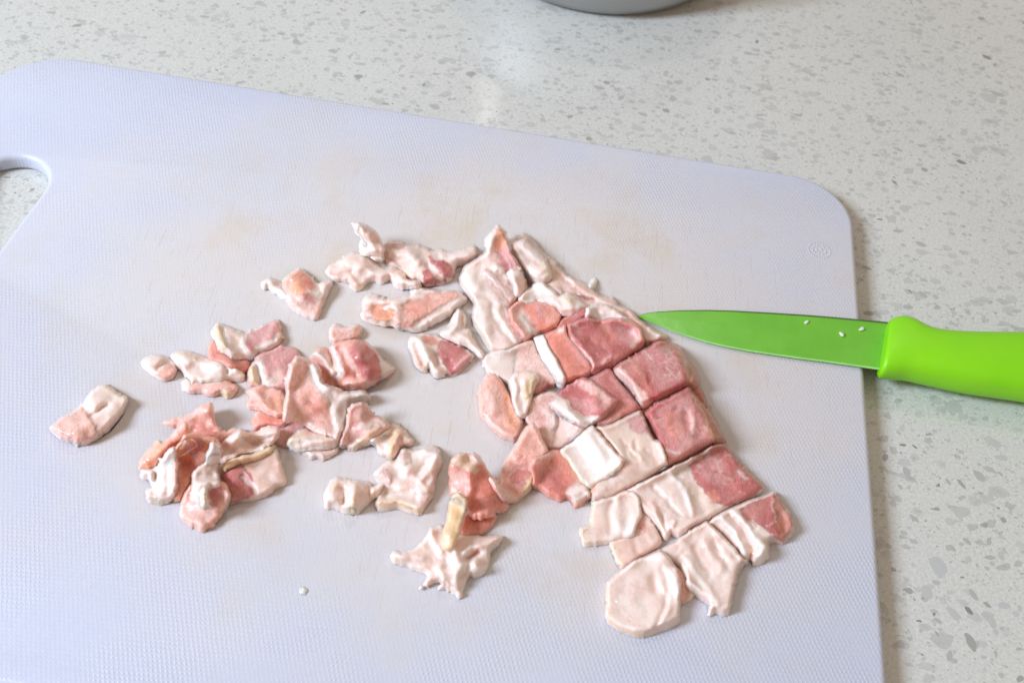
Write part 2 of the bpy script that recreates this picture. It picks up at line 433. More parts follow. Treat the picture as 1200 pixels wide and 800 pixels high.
# ------------------------------------------------------------------ knife
ZB = TB + 0.0011
def plainmat(name, c1, c2, rough, scale=300, bump=0.0, bs=900, sss=0.0, coat=0.0):
    t = NT(name); v = t.obj()
    t.l(t.mix(t.ramp(t.noise(v, scale, 4), 0.3, 0.7), c1, c2), t.b.inputs['Base Color'])
    t.l(t.ramp(t.noise(v, scale * 1.7, 3), 0.3, 0.7, rough * 0.85, rough * 1.2), t.b.inputs['Roughness'])
    if bump: t.l(t.bump(t.noise(v, bs, 4), bump, 0.0002), t.b.inputs['Normal'])
    if sss:
        t.b.inputs['Subsurface Weight'].default_value = sss; t.b.inputs['Subsurface Radius'].default_value = (1, 1, .5)
        t.b.inputs['Subsurface Scale'].default_value = 0.002
    if coat: t.b.inputs['Coat Weight'].default_value = coat
    return t.m
MBLADE = plainmat('green_nonstick_coating', (0.145, 0.44, 0.032), (0.165, 0.48, 0.038), 0.27, 90, 0.10, 700)
MEDGE = plainmat('ground_green_edge', (0.28, 0.60, 0.16), (0.34, 0.66, 0.20), 0.28)
MHAND = plainmat('lime_green_plastic', (0.235, 0.655, 0.004), (0.25, 0.68, 0.005), 0.40, 60, 0.03, 2500, 0.0)

spine = [(747.6, 369.6), (757, 367), (769, 365.4), (797, 363.8), (828, 363.4), (858, 364.2), (887, 365.8), (916, 367.5), (945, 369.4), (975, 371.8), (1004, 374.4), (1043, 378.2)]
edge = [(747.6, 370.6), (756, 375), (769, 380), (788, 388), (808, 395), (827, 401), (847.5, 406), (876, 411.5), (906, 416), (935, 420.2), (965, 424), (1036, 434)]
knife = bpy.data.objects.new('kitchen_knife', None); link(knife); knife.empty_display_size = 0.02
tag(knife, 'small kitchen knife with green blade and lime green handle lying across the board edge', 'knife')
kp = unproj(1035., 405., 0.0); knife.location = kp
n = len(spine)
vs = []
TH = 0.0007
bevel = []
def blade_pt(i, f, z):
    x = spine[i][0] * (1 - f) + edge[i][0] * f; y = spine[i][1] * (1 - f) + edge[i][1] * f
    return unproj(float(x), float(y), ZB + z)
def dropin(i):      # the handle lies on the counter, the tip rests on the board: slight tilt
    return 0.0
fs = []
rows = [(0.0, TH), (0.04, TH * 1.25), (0.45, TH * 1.1), (0.955, TH * 0.45)]
for i in range(n):
    th = 0.35 + 0.65 * min(1, i / 5)
    for f, z in rows: vs.append(blade_pt(i, f, z * th))
    for f, z in rows[::-1]:
        p = blade_pt(i, f, z * th); p[2] = ZB - z * th; vs.append(p)
m8 = 8
for i in range(n - 1):
    for j in range(m8):
        k = (j + 1) % m8; a = i * m8
        fs.append([a + j, a + m8 + j, a + m8 + k, a + k])
fs.append([j for j in range(m8)]); fs.append([(n - 1) * m8 + j for j in range(m8)][::-1])
bl = mesh_obj('blade', vs - kp, fs, MBLADE, knife, smooth=False)
vs, fs = [], []
for i in range(n):
    th = 0.35 + 0.65 * min(1, i / 5)
    for f, z in ((-0.012, TH * 0.8), (0.016, TH * 1.35), (0.016, -TH * 0.8), (-0.012, -TH * 0.8)):
        p = blade_pt(i, f, max(z, 0) * th); p[2] = ZB + z * th; vs.append(p)
for i in range(n - 1):
    for j in range(4):
        k = (j + 1) % 4; fs.append([i * 4 + j, i * 4 + 4 + j, i * 4 + 4 + k, i * 4 + k])
fs += [[0, 1, 2, 3], [(n - 1) * 4 + j for j in (3, 2, 1, 0)]]
MSPINE = plainmat('bare_dark_spine', (0.05, 0.10, 0.03), (0.07, 0.13, 0.04), 0.35)
mesh_obj('spine', np.array(vs) - kp, fs, MSPINE, bl, smooth=False)
# ground bevel as its own strip
vs, fs = [], []
for i in range(n):
    th = 0.35 + 0.65 * min(1, i / 5)
    a = blade_pt(i, 0.95, rows[3][1] * th); c = blade_pt(i, 1.0, 0); b = a.copy(); b[2] = ZB - rows[3][1] * th
    vs += [a, c, b]
for i in range(n - 1):
    for j in range(3):
        k = (j + 1) % 3; fs.append([i * 3 + j, i * 3 + 3 + j, i * 3 + 3 + k, i * 3 + k])
fs += [[0, 1, 2], [(n - 1) * 3 + 2, (n - 1) * 3 + 1, (n - 1) * 3]]
mesh_obj('cutting_edge', np.array(vs) - kp, fs, MEDGE, bl, smooth=False)
# handle, lofted
ZH = 0.0094
tops = [(1038.5, 381), (1041, 377.5), (1047, 374.5), (1057, 373.6), (1067, 377.5), (1082, 386.5), (1102, 392), (1141, 394), (1200, 394), (1260, 396), (1320, 401), (1375, 408), (1410, 418), (1425, 430)]
bots = [(1031, 432), (1031, 437), (1034, 440.5), (1045, 441.5), (1063, 442), (1082, 445), (1102, 449), (1141, 457), (1200, 466), (1260, 477), (1320, 488), (1375, 496), (1410, 496), (1425, 488)]
hts = [0.0052, 0.0062, 0.0070, 0.0077, 0.0082, 0.0085, 0.0088, 0.0092, 0.0094, 0.0096, 0.0098, 0.0096, 0.0082, 0.0052]
vs, fs = [], []
K = 28
def dens(P, m=5):
    P = np.array(P, float); out = []
    for i in range(len(P) - 1):
        p0 = P[max(i - 1, 0)]; p1 = P[i]; p2 = P[i + 1]; p3 = P[min(i + 2, len(P) - 1)]
        for j in range(m):
            u = j / m
            out.append(0.5 * (2 * p1 + (p2 - p0) * u + (2 * p0 - 5 * p1 + 4 * p2 - p3) * u * u + (3 * p1 - p0 - 3 * p2 + p3) * u ** 3))
    out.append(P[-1]); return np.array(out)
tp, bt, hh = dens(tops), dens(bots), dens([[h] for h in hts])[:, 0]
for i in range(len(tp)):
    a = unproj(tp[i, 0], tp[i, 1], ZH); b = unproj(bt[i, 0], bt[i, 1], ZH)
    c = (a + b) / 2; hv = (a - b) / 2 * 0.955
    for j in range(K):
        q = 2 * math.pi * j / K; ca, sa = math.cos(q), math.sin(q)
        e = 0.78
        u = math.copysign(abs(ca) ** e, ca); z = math.copysign(abs(sa) ** e, sa)
        p = c + hv * u; p[2] = ZH + z * hh[i] * 0.94; vs.append(p)
L_ = len(tp)
for i in range(L_ - 1):
    for j in range(K):
        k = (j + 1) % K; fs.append([i * K + j, i * K + k, (i + 1) * K + k, (i + 1) * K + j])
def cap(base, flip):
    ring = np.array(vs[base:base + K]); c = ring.mean(0)
    prev = base
    for sc_ in (0.75, 0.4):
        b0 = len(vs)
        for p in ring: vs.append(c + (p - c) * sc_)
        for j in range(K):
            k = (j + 1) % K; f = [prev + j, prev + k, b0 + k, b0 + j]; fs.append(f[::-1] if not flip else f)
        prev = b0
    f = [prev + j for j in range(K)]; fs.append(f[::-1] if not flip else f)
cap(0, False); cap((L_ - 1) * K, True)
hd = mesh_obj('handle', np.array(vs) - kp, fs, MHAND, knife)
bm = bmesh.new(); bm.from_mesh(hd.data); bmesh.ops.recalc_face_normals(bm, faces=bm.faces); bm.to_mesh(hd.data); bm.free()
for o in (bl,):
    bm = bmesh.new(); bm.from_mesh(o.data); bmesh.ops.recalc_face_normals(bm, faces=bm.faces); bm.to_mesh(o.data); bm.free()


# ------------------------------------------------------------------ raw bacon
# Each piece is one or more curved sheets.  A sheet is outlined in photograph pixels, gets its own
# thickness, folds (ridges / grooves) and lies on whatever is below it.
PAL = {  # base colours (linear) and what they are
    'F': ((0.88, 0.715, 0.64), 'fat'), 'W': ((0.91, 0.815, 0.76), 'fat'), 'T': ((0.87, 0.62, 0.53), 'fat'), 'G': ((0.88, 0.71, 0.65), 'fat'),
    'B': ((0.80, 0.62, 0.52), 'fat'), 'C': ((0.91, 0.69, 0.49), 'rind'), 'R': ((0.87, 0.60, 0.34), 'rind'),
    'N': ((0.50, 0.18, 0.085), 'rind'), 'E': ((0.55, 0.38, 0.27), 'rind'),
    'm': ((0.55, 0.16, 0.15), 'lean_meat'), 'd': ((0.38, 0.05, 0.04), 'lean_meat'), 's': ((0.79, 0.29, 0.22), 'lean_meat'),
    'o': ((0.90, 0.40, 0.25), 'lean_meat'), 'p': ((0.89, 0.60, 0.53), 'lean_meat'), 'c': ((0.89, 0.48, 0.39), 'lean_meat'),
    'a': ((0.77, 0.47, 0.41), 'lean_meat'), 'r': ((0.70, 0.23, 0.17), 'lean_meat'), 'v': ((0.71, 0.35, 0.335), 'lean_meat')}
KINDS = ['lean_meat', 'fat', 'rind']

def mat_bacon(name='raw_bacon', sss=1.0, scale=0.0016):
    t = NT(name); b = t.b
    geo = t.n('ShaderNodeNewGeometry'); v = geo.outputs['Position']
    at = t.n('ShaderNodeAttribute'); at.attribute_name = 'Col'
    ak = t.n('ShaderNodeAttribute'); ak.attribute_name = 'lean'
    lean = ak.outputs['Fac']
    col = at.outputs['Color']
    # muscle bundles: pale connective lines between them
    wv = t.n('ShaderNodeTexNoise'); wv.inputs['Scale'].default_value = 180; t.l(v, wv.inputs['Vector'])
    ad = t.n('ShaderNodeVectorMath', operation='MULTIPLY_ADD'); ad.inputs[1].default_value = (0.006,) * 3
    t.l(wv.outputs['Color'], ad.inputs[0]); t.l(v, ad.inputs[2])
    vo = t.n('ShaderNodeTexVoronoi', feature='DISTANCE_TO_EDGE'); vo.inputs['Scale'].default_value = 150
    t.l(ad.outputs[0], vo.inputs['Vector'])
    vein = t.ramp(vo.outputs['Distance'], 0.0, 0.09, 1, 0)
    vein = t.math('MULTIPLY', vein, t.ramp(t.noise(v, 90, 3), 0.5, 0.68))
    vein = t.math('MULTIPLY', vein, lean)
    n1 = t.noise(v, 420, 4, 0.6); n2 = t.noise(v, 130, 3, 0.6)
    mul = t.math('ADD', 0.72, t.math('MULTIPLY', n1, 0.56))
    col = t.mix(1.0, col, t.n('ShaderNodeCombineColor').outputs[0], 'MULTIPLY') if False else col
    vm_ = t.n('ShaderNodeVectorMath', operation='SCALE'); t.l(col, vm_.inputs[0])
    t.l(t.math('ADD', t.math('MULTIPLY', n2, 0.22), 0.89), vm_.inputs['Scale'])
    col = vm_.outputs[0]
    fm = t.n('ShaderNodeMapping'); fm.inputs['Rotation'].default_value = (0, 0, -0.65); fm.inputs['Scale'].default_value = (2300, 520, 900)
    t.l(v, fm.inputs['Vector'])
    grain = t.math('ADD', t.math('MULTIPLY', t.noise(fm.outputs[0], 1.0, 3, 0.6), t.math('MULTIPLY', lean, 0.9)), t.math('SUBTRACT', 1.0, t.math('MULTIPLY', lean, 0.45)))
    vg = t.n('ShaderNodeVectorMath', operation='SCALE'); t.l(col, vg.inputs[0]); t.l(grain, vg.inputs['Scale'])
    col = vg.outputs[0]
    fleck = t.math('MULTIPLY', t.ramp(n1, 0.56, 0.72), t.math('MULTIPLY', lean, 0.14))
    col = t.mix(fleck, col, (0.84, 0.62, 0.56))
    deep = t.math('MULTIPLY', t.ramp(t.noise(v, 260, 3, 0.6, 1.0), 0.56, 0.72), t.math('MULTIPLY', lean, 0.30))
    col = t.mix(deep, col, (0.50, 0.13, 0.10))
    col = t.mix(t.ramp(t.noise(v, 110, 4, 0.6), 0.40, 0.70, 0, 0.30), col, (0.86, 0.56, 0.48))
    col = t.mix(t.math('MULTIPLY', vein, 0.35), col, (0.85, 0.68, 0.62))
    # fine creases and membrane seams
    def seam(scale, wdt, mscale, lo):
        n = t.noise(v, scale, 4, 0.6, 0.5)
        q = t.ramp(t.math('ABSOLUTE', t.math('SUBTRACT', n, 0.5)), 0.0, wdt, 1, 0)
        return t.math('MULTIPLY', q, t.ramp(t.noise(v, mscale, 2), lo, lo + 0.12))
    sm1 = seam(150, 0.020, 75, 0.46)
    sm2 = seam(330, 0.030, 110, 0.50)
    seams = t.math('MAXIMUM', sm1, t.math('MULTIPLY', sm2, 0.7))
    scol = t.mix(lean, (0.78, 0.45, 0.35), (0.40, 0.075, 0.06))
    col = t.mix(t.math('MULTIPLY', seams, 0.30), col, scol)
    dots = t.math('MULTIPLY', t.ramp(t.noise(v, 850, 3, 0.6), 0.63, 0.72), lean)
    col = t.mix(t.math('MULTIPLY', dots, 0.35), col, (0.88, 0.70, 0.64))
    t.l(col, b.inputs['Base Color'])
    b.inputs['Subsurface Weight'].default_value = sss
    b.inputs['Subsurface Radius'].default_value = (1.0, 0.72, 0.62)
    b.inputs['Subsurface Scale'].default_value = scale
    b.inputs['Roughness'].default_value = 0.5
    b.inputs['Specular IOR Level'].default_value = 0.12
    # soft flesh keeps its broad shape; the wet film on top carries the fine relief
    hb = t.math('SUBTRACT', t.noise(v, 800, 5, 0.68), t.math('MULTIPLY', seams, 0.35))
    t.l(t.bump(hb, 0.45, 0.0006), b.inputs['Normal'])
    b.inputs['Coat Weight'].default_value = 0.9; b.inputs['Coat IOR'].default_value = 1.42
    t.l(t.ramp(n2, 0.35, 0.65, 0.03, 0.09), b.inputs['Coat Roughness'])
    hc = t.math('ADD', t.noise(v, 420, 3, 0.55), t.math('MULTIPLY', t.noise(v, 1500, 3, 0.6), 0.45))
    hc = t.math('ADD', hc, t.math('MULTIPLY', t.noise(fm.outputs[0], 0.8, 2), t.math('MULTIPLY', lean, 0.5)))
    t.l(t.bump(hc, 0.4, 0.0008), b.inputs['Coat Normal'])
    return t.m
MBACON = mat_bacon()
MINLAY = mat_bacon('raw_bacon_inlay', 0.7, 0.0009)

def vnoise(x, y, seed):
    xi = np.floor(x).astype(np.int64); yi = np.floor(y).astype(np.int64)
    fx = x - xi; fy = y - yi; fx = fx * fx * (3 - 2 * fx); fy = fy * fy * (3 - 2 * fy)
    def hsh(a, b):
        q = (a * 374761393 + b * 668265263 + seed * 1442695041) & 0xffffffff
        q = ((q ^ (q >> 13)) * 1274126177) & 0xffffffff
        return ((q ^ (q >> 16)) & 0xffff) / 65535.0
    return (hsh(xi, yi) * (1 - fx) + hsh(xi + 1, yi) * fx) * (1 - fy) + (hsh(xi, yi + 1) * (1 - fx) + hsh(xi + 1, yi + 1) * fx) * fy
def fbm(x, y, sc, seed, oc=3):
    s = 0; a = 0.5
    for k in range(oc):
        s = s + a * (vnoise(x / sc, y / sc, seed + k) * 2 - 1); sc *= 0.5; a *= 0.55
    return s
def segdist(P, L, closed):
    L = np.asarray(L, float); Aa = L if closed else L[:-1]; Bb = np.roll(L, -1, 0) if closed else L[1:]
    if len(L) == 1: Aa = L; Bb = L
    best = np.full(len(P), 1e9); idx = np.zeros(len(P), int)
    for i in range(len(Aa)):
        ab = Bb[i] - Aa[i]; q = P - Aa[i]
        u = np.clip((q @ ab) / max(ab @ ab, 1e-9), 0, 1)
        d = np.hypot(q[:, 0] - u * ab[0], q[:, 1] - u * ab[1])
        m = d < best; best[m] = d[m]; idx[m] = i
    return best, idx
def inside(P, L):
    L = np.asarray(L, float); x, y = P[:, 0], P[:, 1]; r = np.zeros(len(P), bool); j = len(L) - 1
    for i in range(len(L)):
        xi, yi = L[i]; xj, yj = L[j]
        c = ((yi > y) != (yj > y)) & (x < (xj - xi) * (y - yi) / (yj - yi + 1e-12) + xi)
        r ^= c; j = i
    return r
def sstep(x, a, b):
    u = np.clip((x - a) / (b - a), 0, 1); return u * u * (3 - 2 * u)
def chaikin(L, k, q=0.22):
    L = np.asarray(L, float)
    for _ in range(k):
        N = np.roll(L, -1, 0); out = np.empty((2 * len(L), 2)); out[0::2] = L * (1 - q) + N * q; out[1::2] = L * q + N * (1 - q); L = out
    return L
def resample(L, step):
    L = np.asarray(L, float); out = []
    for i in range(len(L)):
        a, b = L[i], L[(i + 1) % len(L)]; d = np.hypot(*(b - a)); k = max(1, int(round(d / step)))
        for j in range(k): out.append(a + (b - a) * j / k)
    return np.array(out)

ZMAP = np.zeros((400, 600))        # height in mm of what already lies on the board, on a 2 px raster
def zsample(P, blur=3):
    z = ZMAP
    for _ in range(blur):
        zp = np.pad(z, 1, mode='edge')
        z = (zp[:-2, 1:-1] + zp[2:, 1:-1] + zp[1:-1, :-2] + zp[1:-1, 2:] + 2 * zp[1:-1, 1:-1]) / 6
    x = np.clip(P[:, 0] / 2 - .5, 0, 598.9); y = np.clip(P[:, 1] / 2 - .5, 0, 398.9)
    xi = x.astype(int); yi = y.astype(int); fx = x - xi; fy = y - yi
    return (z[yi, xi] * (1 - fx) + z[yi, xi + 1] * fx) * (1 - fy) + (z[yi + 1, xi] * (1 - fx) + z[yi + 1, xi + 1] * fx) * fy

SEED = [1]
DEF = dict(rag=0.85, dome=1.0, lump=0.75, ridge=0.85, grow=1.3, fatc=0.36, q=0.22, sharp=0.5, flop=1.3, rw=1.15, spike=0.8, thin=0.85, tv=0.5)
STEP = 1.45
def sheet(o, c='F', t=2.6, col=(), rid=(), lift=(), r=3.0, sm=1, rag=None, drape=1.0, lump=0.45, z0=0.0, crk=0.06):
    """o outline px; c base colour; t thickness mm; col colour areas; rid folds (mm, px width, points);
    lift extra height (x, y, mm) spread over the sheet; r rounding px"""
    rag = DEF['rag'] if rag is None else rag; dome = DEF['dome']; lump *= DEF['lump']
    t0 = t
    SEED[0] += 17; sd = SEED[0]
    O = chaikin(o, sm, DEF['q']) if sm else np.asarray(o, float)
    O = resample(O, STEP)
    ta = np.roll(O, -1, 0) - np.roll(O, 1, 0); ta /= np.maximum(np.hypot(ta[:, 0], ta[:, 1]), 1e-6)[:, None]
    nrm = np.stack([ta[:, 1], -ta[:, 0]], 1)
    area2 = np.sum(O[:, 0] * np.roll(O[:, 1], -1) - np.roll(O[:, 0], -1) * O[:, 1])
    if area2 < 0: nrm = -nrm
    O = O + nrm * (DEF['grow'] + fbm(O[:, 0], O[:, 1], 7, sd, 3) * rag * 2.2 + DEF['spike'] * 5.5 * np.maximum(0, vnoise(O[:, 0] / 3.1, O[:, 1] / 3.1, sd + 7) - 0.72) * 3.0 * (vnoise(O[:, 0] / 21, O[:, 1] / 21, sd + 9) > 0.45))[:, None]
    x0, y0 = O.min(0); x1, y1 = O.max(0)
    gx = np.arange(x0, x1, STEP); gy = np.arange(y0, y1, STEP * 0.9)
    G = np.array([(a + (STEP / 2 if j % 2 else 0), b) for j, b in enumerate(gy) for a in gx])
    G = G + (np.stack([vnoise(G[:, 0] * 9.1, G[:, 1] * 9.3, sd), vnoise(G[:, 0] * 8.3, G[:, 1] * 9.9, sd + 5)], 1) - .5) * 0.5
    G = G[inside(G, O)]
    d, _ = segdist(G, O, True); G = G[d > STEP * 0.55]
    pts = [Vector(p) for p in O] + [Vector(p) for p in G]
    nO = len(O)
    V2, _, F, _, _, _ = delaunay_2d_cdt(pts, [(i, (i + 1) % nO) for i in range(nO)], [], 1, 1e-5)
    P = np.array([(v.x, v.y) for v in V2]); F = np.array([list(f)[:3] for f in F], int)
    # which side is up
    a, b, e = P[F[:, 0]], P[F[:, 1]], P[F[:, 2]]
    cz = (b[:, 0] - a[:, 0]) * (e[:, 1] - a[:, 1]) - (b[:, 1] - a[:, 1]) * (e[:, 0] - a[:, 0])
    F = F[np.abs(cz) > 1e-6]; cz = cz[np.abs(cz) > 1e-6]
    F[cz > 0] = F[cz > 0][:, ::-1]
    E2 = np.concatenate([F[:, [0, 1]], F[:, [1, 2]], F[:, [2, 0]]]); Es = np.sort(E2, 1)
    key = Es[:, 0] * 1000000 + Es[:, 1]; uq, inv, cnt = np.unique(key, return_inverse=True, return_counts=True)
    bnd = E2[cnt[inv] == 1]; isb = np.zeros(len(P), bool); isb[bnd.ravel()] = True
    d, idx = segdist(P, O, True); d[isb] = 0
    ny = np.maximum(0, nrm[idx, 1])                  # how much the nearest rim faces the camera
    rr = DEF['sharp'] * r + ny * t * 2.5
    e = np.clip(d / rr, 0, 1); lin = np.clip(ny * 1.6, 0, 1)
    e = np.sqrt(1 - (1 - e) ** 2)
    t = DEF['thin'] * t * (1 + DEF['tv'] * fbm(P[:, 0], P[:, 1], 26, sd + 90, 2))
    U = Es[np.unique(key, return_index=True)[1]]
    deg = np.bincount(U.ravel(), minlength=len(P)).astype(float)
    def smooth(z, k, keep=True):
        for _ in range(k):
            s = np.bincount(U[:, 0], z[U[:, 1]], len(P)) + np.bincount(U[:, 1], z[U[:, 0]], len(P))
            q = 0.4 * z + 0.6 * s / np.maximum(deg, 1)
            if keep: q[isb] = z[isb]
            z = q
        return z
    e = 0.5 * e + 0.5 * smooth(e, 1)
    base = np.maximum(zsample(P, 11), zsample(P, 3) - 0.65 * t0) * drape
    base = smooth(base, 6, False) + z0 + DEF['flop'] * np.maximum(0, fbm(P[:, 0], P[:, 1], 38, sd + 95, 2) * 2 - 0.1)
    if len(lift):
        Lp = np.array(lift, float); wsum = 0; zs = 0
        for lx, ly, lz in Lp:
            q = 1 / (((P[:, 0] - lx) ** 2 + (P[:, 1] - ly) ** 2) + 12.0) ** 1.25; wsum = wsum + q; zs = zs + q * lz
        base = base + zs / wsum
    top = base + t * e + 0.15
    # colours
    K = np.zeros((len(P), 3)); K[:] = PAL[c][0]; W = np.zeros((len(P), 3)); W[:, KINDS.index(PAL[c][1])] = 1
    qx = P[:, 0] + fbm(P[:, 0], P[:, 1], 9, sd + 11, 4) * 3.4 + fbm(P[:, 0], P[:, 1], 3.2, sd + 12, 1) * 2.2; qy = P[:, 1] + fbm(P[:, 0], P[:, 1], 9, sd + 23, 4) * 3.4 + fbm(P[:, 0], P[:, 1], 3.2, sd + 24, 1) * 2.2
    Q = np.stack([qx, qy], 1)
    for it in col:
        cc, sf, L = it[:3]; al = it[3] if len(it) > 3 else 1.0
        if len(L) > 2 and sf > 0:
            dd, _ = segdist(Q, L, True); dd = np.where(inside(Q, L), dd, -dd); m = sstep(dd, -sf * 0.75, sf * 0.75) * al
        else:
            dd, _ = segdist(Q, L, False); m = np.exp(-(dd / abs(sf)) ** 2 * 1.4) * al
        K = K * (1 - m[:, None]) + np.array(PAL[cc][0]) * m[:, None]
        k1 = np.zeros(3); k1[KINDS.index(PAL[cc][1])] = 1
        W = W * (1 - m[:, None]) + k1 * m[:, None]
    rimk = 0.26 * np.exp(-d / 3.5)[:, None]          # thin rims paler; their translucent, shiny look is put into the colour
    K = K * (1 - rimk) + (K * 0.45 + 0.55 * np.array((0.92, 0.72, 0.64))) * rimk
    fold = np.zeros(len(P))
    wx = P[:, 0] + fbm(P[:, 0], P[:, 1], 13, sd + 40) * 4.0; wy = P[:, 1] + fbm(P[:, 0], P[:, 1], 13, sd + 50) * 4.0
    PW_ = np.stack([wx, wy], 1)
    for h, wd, L in rid:
        dd, _ = segdist(PW_, L, False); fold += h * DEF['ridge'] * np.exp(-(dd / (wd * DEF['rw'])) ** 2)
    fold += lump * (fbm(P[:, 0], P[:, 1], 15, sd + 3, 4) * 1.5)
    rg = 1 - np.abs(fbm(PW_[:, 0], PW_[:, 1], 7.5, sd + 70, 3)) * 2.6
    fold += dome * sstep(d, 0, 24)
    fold += crk * np.clip(rg, -1, 1) * sstep(fbm(P[:, 0], P[:, 1], 30, sd + 80, 2), -0.35, 0.35)
    top = np.maximum(top + fold * np.clip(e * 1.4, 0, 1) * (0.35 + 0.65 * sstep(d, 0, 4)), base + 0.12)
    top = smooth(top, 1)
    # a front wall can stand upright but never lean out over its foot
    dd_ = np.full(len(P), 1e9); On = np.roll(O, -1, 0)
    for (ax, ay), (bx, by) in zip(O, On):
        m = (np.minimum(ax, bx) <= P[:, 0]) & (np.maximum(ax, bx) >= P[:, 0]) & (abs(bx - ax) > 1e-9)
        if not m.any(): continue
        yy = ay + (by - ay) * (P[m, 0] - ax) / (bx - ax) - P[m, 1]
        dd_[m] = np.where(yy >= -0.01, np.minimum(dd_[m], np.maximum(yy, 0)), dd_[m])
    dd_[isb] = 0; dd_[dd_ > 1e8] = 0
    top = np.minimum(top, base + 0.12 + np.maximum(dd_, 0) * 0.42 + 9 * sstep(d, 6, 24))
    top = smooth(top, 2)
    bot = np.maximum(base + np.minimum(fold, 0) * 0.5, 0.04); bot = np.minimum(bot, top - 0.05)
    top3 = unproj(P[:, 0], P[:, 1], TB + top / 1000)
    bot3 = top3.copy(); bot3[:, 2] = TB + bot / 1000
    cx = np.clip((P[:, 0] / 2).astype(int), 0, 599); cy = np.clip((P[:, 1] / 2).astype(int), 0, 399)
    np.maximum.at(ZMAP, (cy, cx), top)
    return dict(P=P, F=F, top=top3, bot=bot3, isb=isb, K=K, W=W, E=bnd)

def finish(name, V, F, K, W, parent, org, mat=None):
    o = mesh_obj(name, np.asarray(V) - org, F, mat or MBACON, parent)
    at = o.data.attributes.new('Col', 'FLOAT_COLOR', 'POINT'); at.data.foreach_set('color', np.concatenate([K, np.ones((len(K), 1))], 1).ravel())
    at = o.data.attributes.new('lean', 'FLOAT', 'POINT'); at.data.foreach_set('value', W[:, 0].copy())
    return o

def closed(sh):
    # the underside has rim points of its own so that the cut edge stays crisp
    n = len(sh['P'])
    V = np.concatenate([sh['top'], np.where(sh['isb'][:, None], sh['top'], sh['bot'])]); F = np.concatenate([sh['F'], sh['F'][:, ::-1] + n])
    return V, F, np.concatenate([sh['K'], sh['K']]), np.concatenate([sh['W'], sh['W']])

def vnormals(V, F):
    n = np.cross(V[F[:, 1]] - V[F[:, 0]], V[F[:, 2]] - V[F[:, 0]]); N = np.zeros_like(V)
    for j in range(3): np.add.at(N, F[:, j], n)
    return N / np.maximum(np.linalg.norm(N, axis=1), 1e-12)[:, None]

def components(F, n):
    lab = np.arange(n)
    while True:
        m = lab[F].min(1); new = lab.copy()
        for j in range(3): np.minimum.at(new, F[:, j], m)
        new = new[new]
        if (new == lab).all(): return lab
        lab = new

def piece(name, label, sheets, group=None):
    ps = np.concatenate([s['bot'] for s in sheets]); org = np.array([ps[:, 0].mean(), ps[:, 1].mean(), ps[:, 2].min()])
    root = bpy.data.objects.new(name, None); link(root); root.location = org; root.empty_display_size = 0.005
    tag(root, label, 'bacon', group)
    tot = sum(s['W'].sum(0) for s in sheets); main = int(np.argmax(tot))
    V, F, K, W = [], [], [], []; b0 = 0
    for s in sheets:
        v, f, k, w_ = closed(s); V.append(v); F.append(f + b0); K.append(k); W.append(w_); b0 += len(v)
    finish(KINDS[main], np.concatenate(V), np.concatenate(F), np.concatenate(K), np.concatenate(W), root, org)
    for kind in range(3):
        if kind == main: continue
        for s in sheets:
            ok = s['W'][:, kind] > 0.5
            f = s['F'][ok[s['F']].all(1)]
            if len(f) < 18: continue
            lab = components(f, len(s['P'])); ids, cn = np.unique(lab[f[:, 0]], return_counts=True)
            N = vnormals(s['top'], s['F'])
            for i_, c_ in zip(ids, cn):
                if c_ < 18: continue
                ff = f[lab[f[:, 0]] == i_]
                us, iv = np.unique(ff, return_inverse=True); g = iv.reshape(-1, 3)
                E2 = np.concatenate([g[:, [0, 1]], g[:, [1, 2]], g[:, [2, 0]]]); Es = np.sort(E2, 1)
                key = Es[:, 0] * 1000000 + Es[:, 1]; q, inv, cnt = np.unique(key, return_inverse=True, return_counts=True)
                rim = np.zeros(len(us), bool); rim[E2[cnt[inv] == 1].ravel()] = True
                tp_ = s['top'][us]; nn = N[us]; th = np.maximum(tp_[:, 2] - s['bot'][us][:, 2], 0.00005)
                up = tp_ + nn * np.where(rim, -0.00018, 0.00010)[:, None]
                lo = tp_.copy(); lo[:, 2] -= np.minimum(th * 0.85, 0.004)
                lo[rim] = up[rim]
                finish(KINDS[kind], np.concatenate([up, lo]), np.concatenate([g, g[:, ::-1] + len(us)]),
                       np.concatenate([s['K'][us]] * 2), np.concatenate([s['W'][us]] * 2), root, org, MINLAY)
    return root

LG = 'loose chopped bacon pieces'
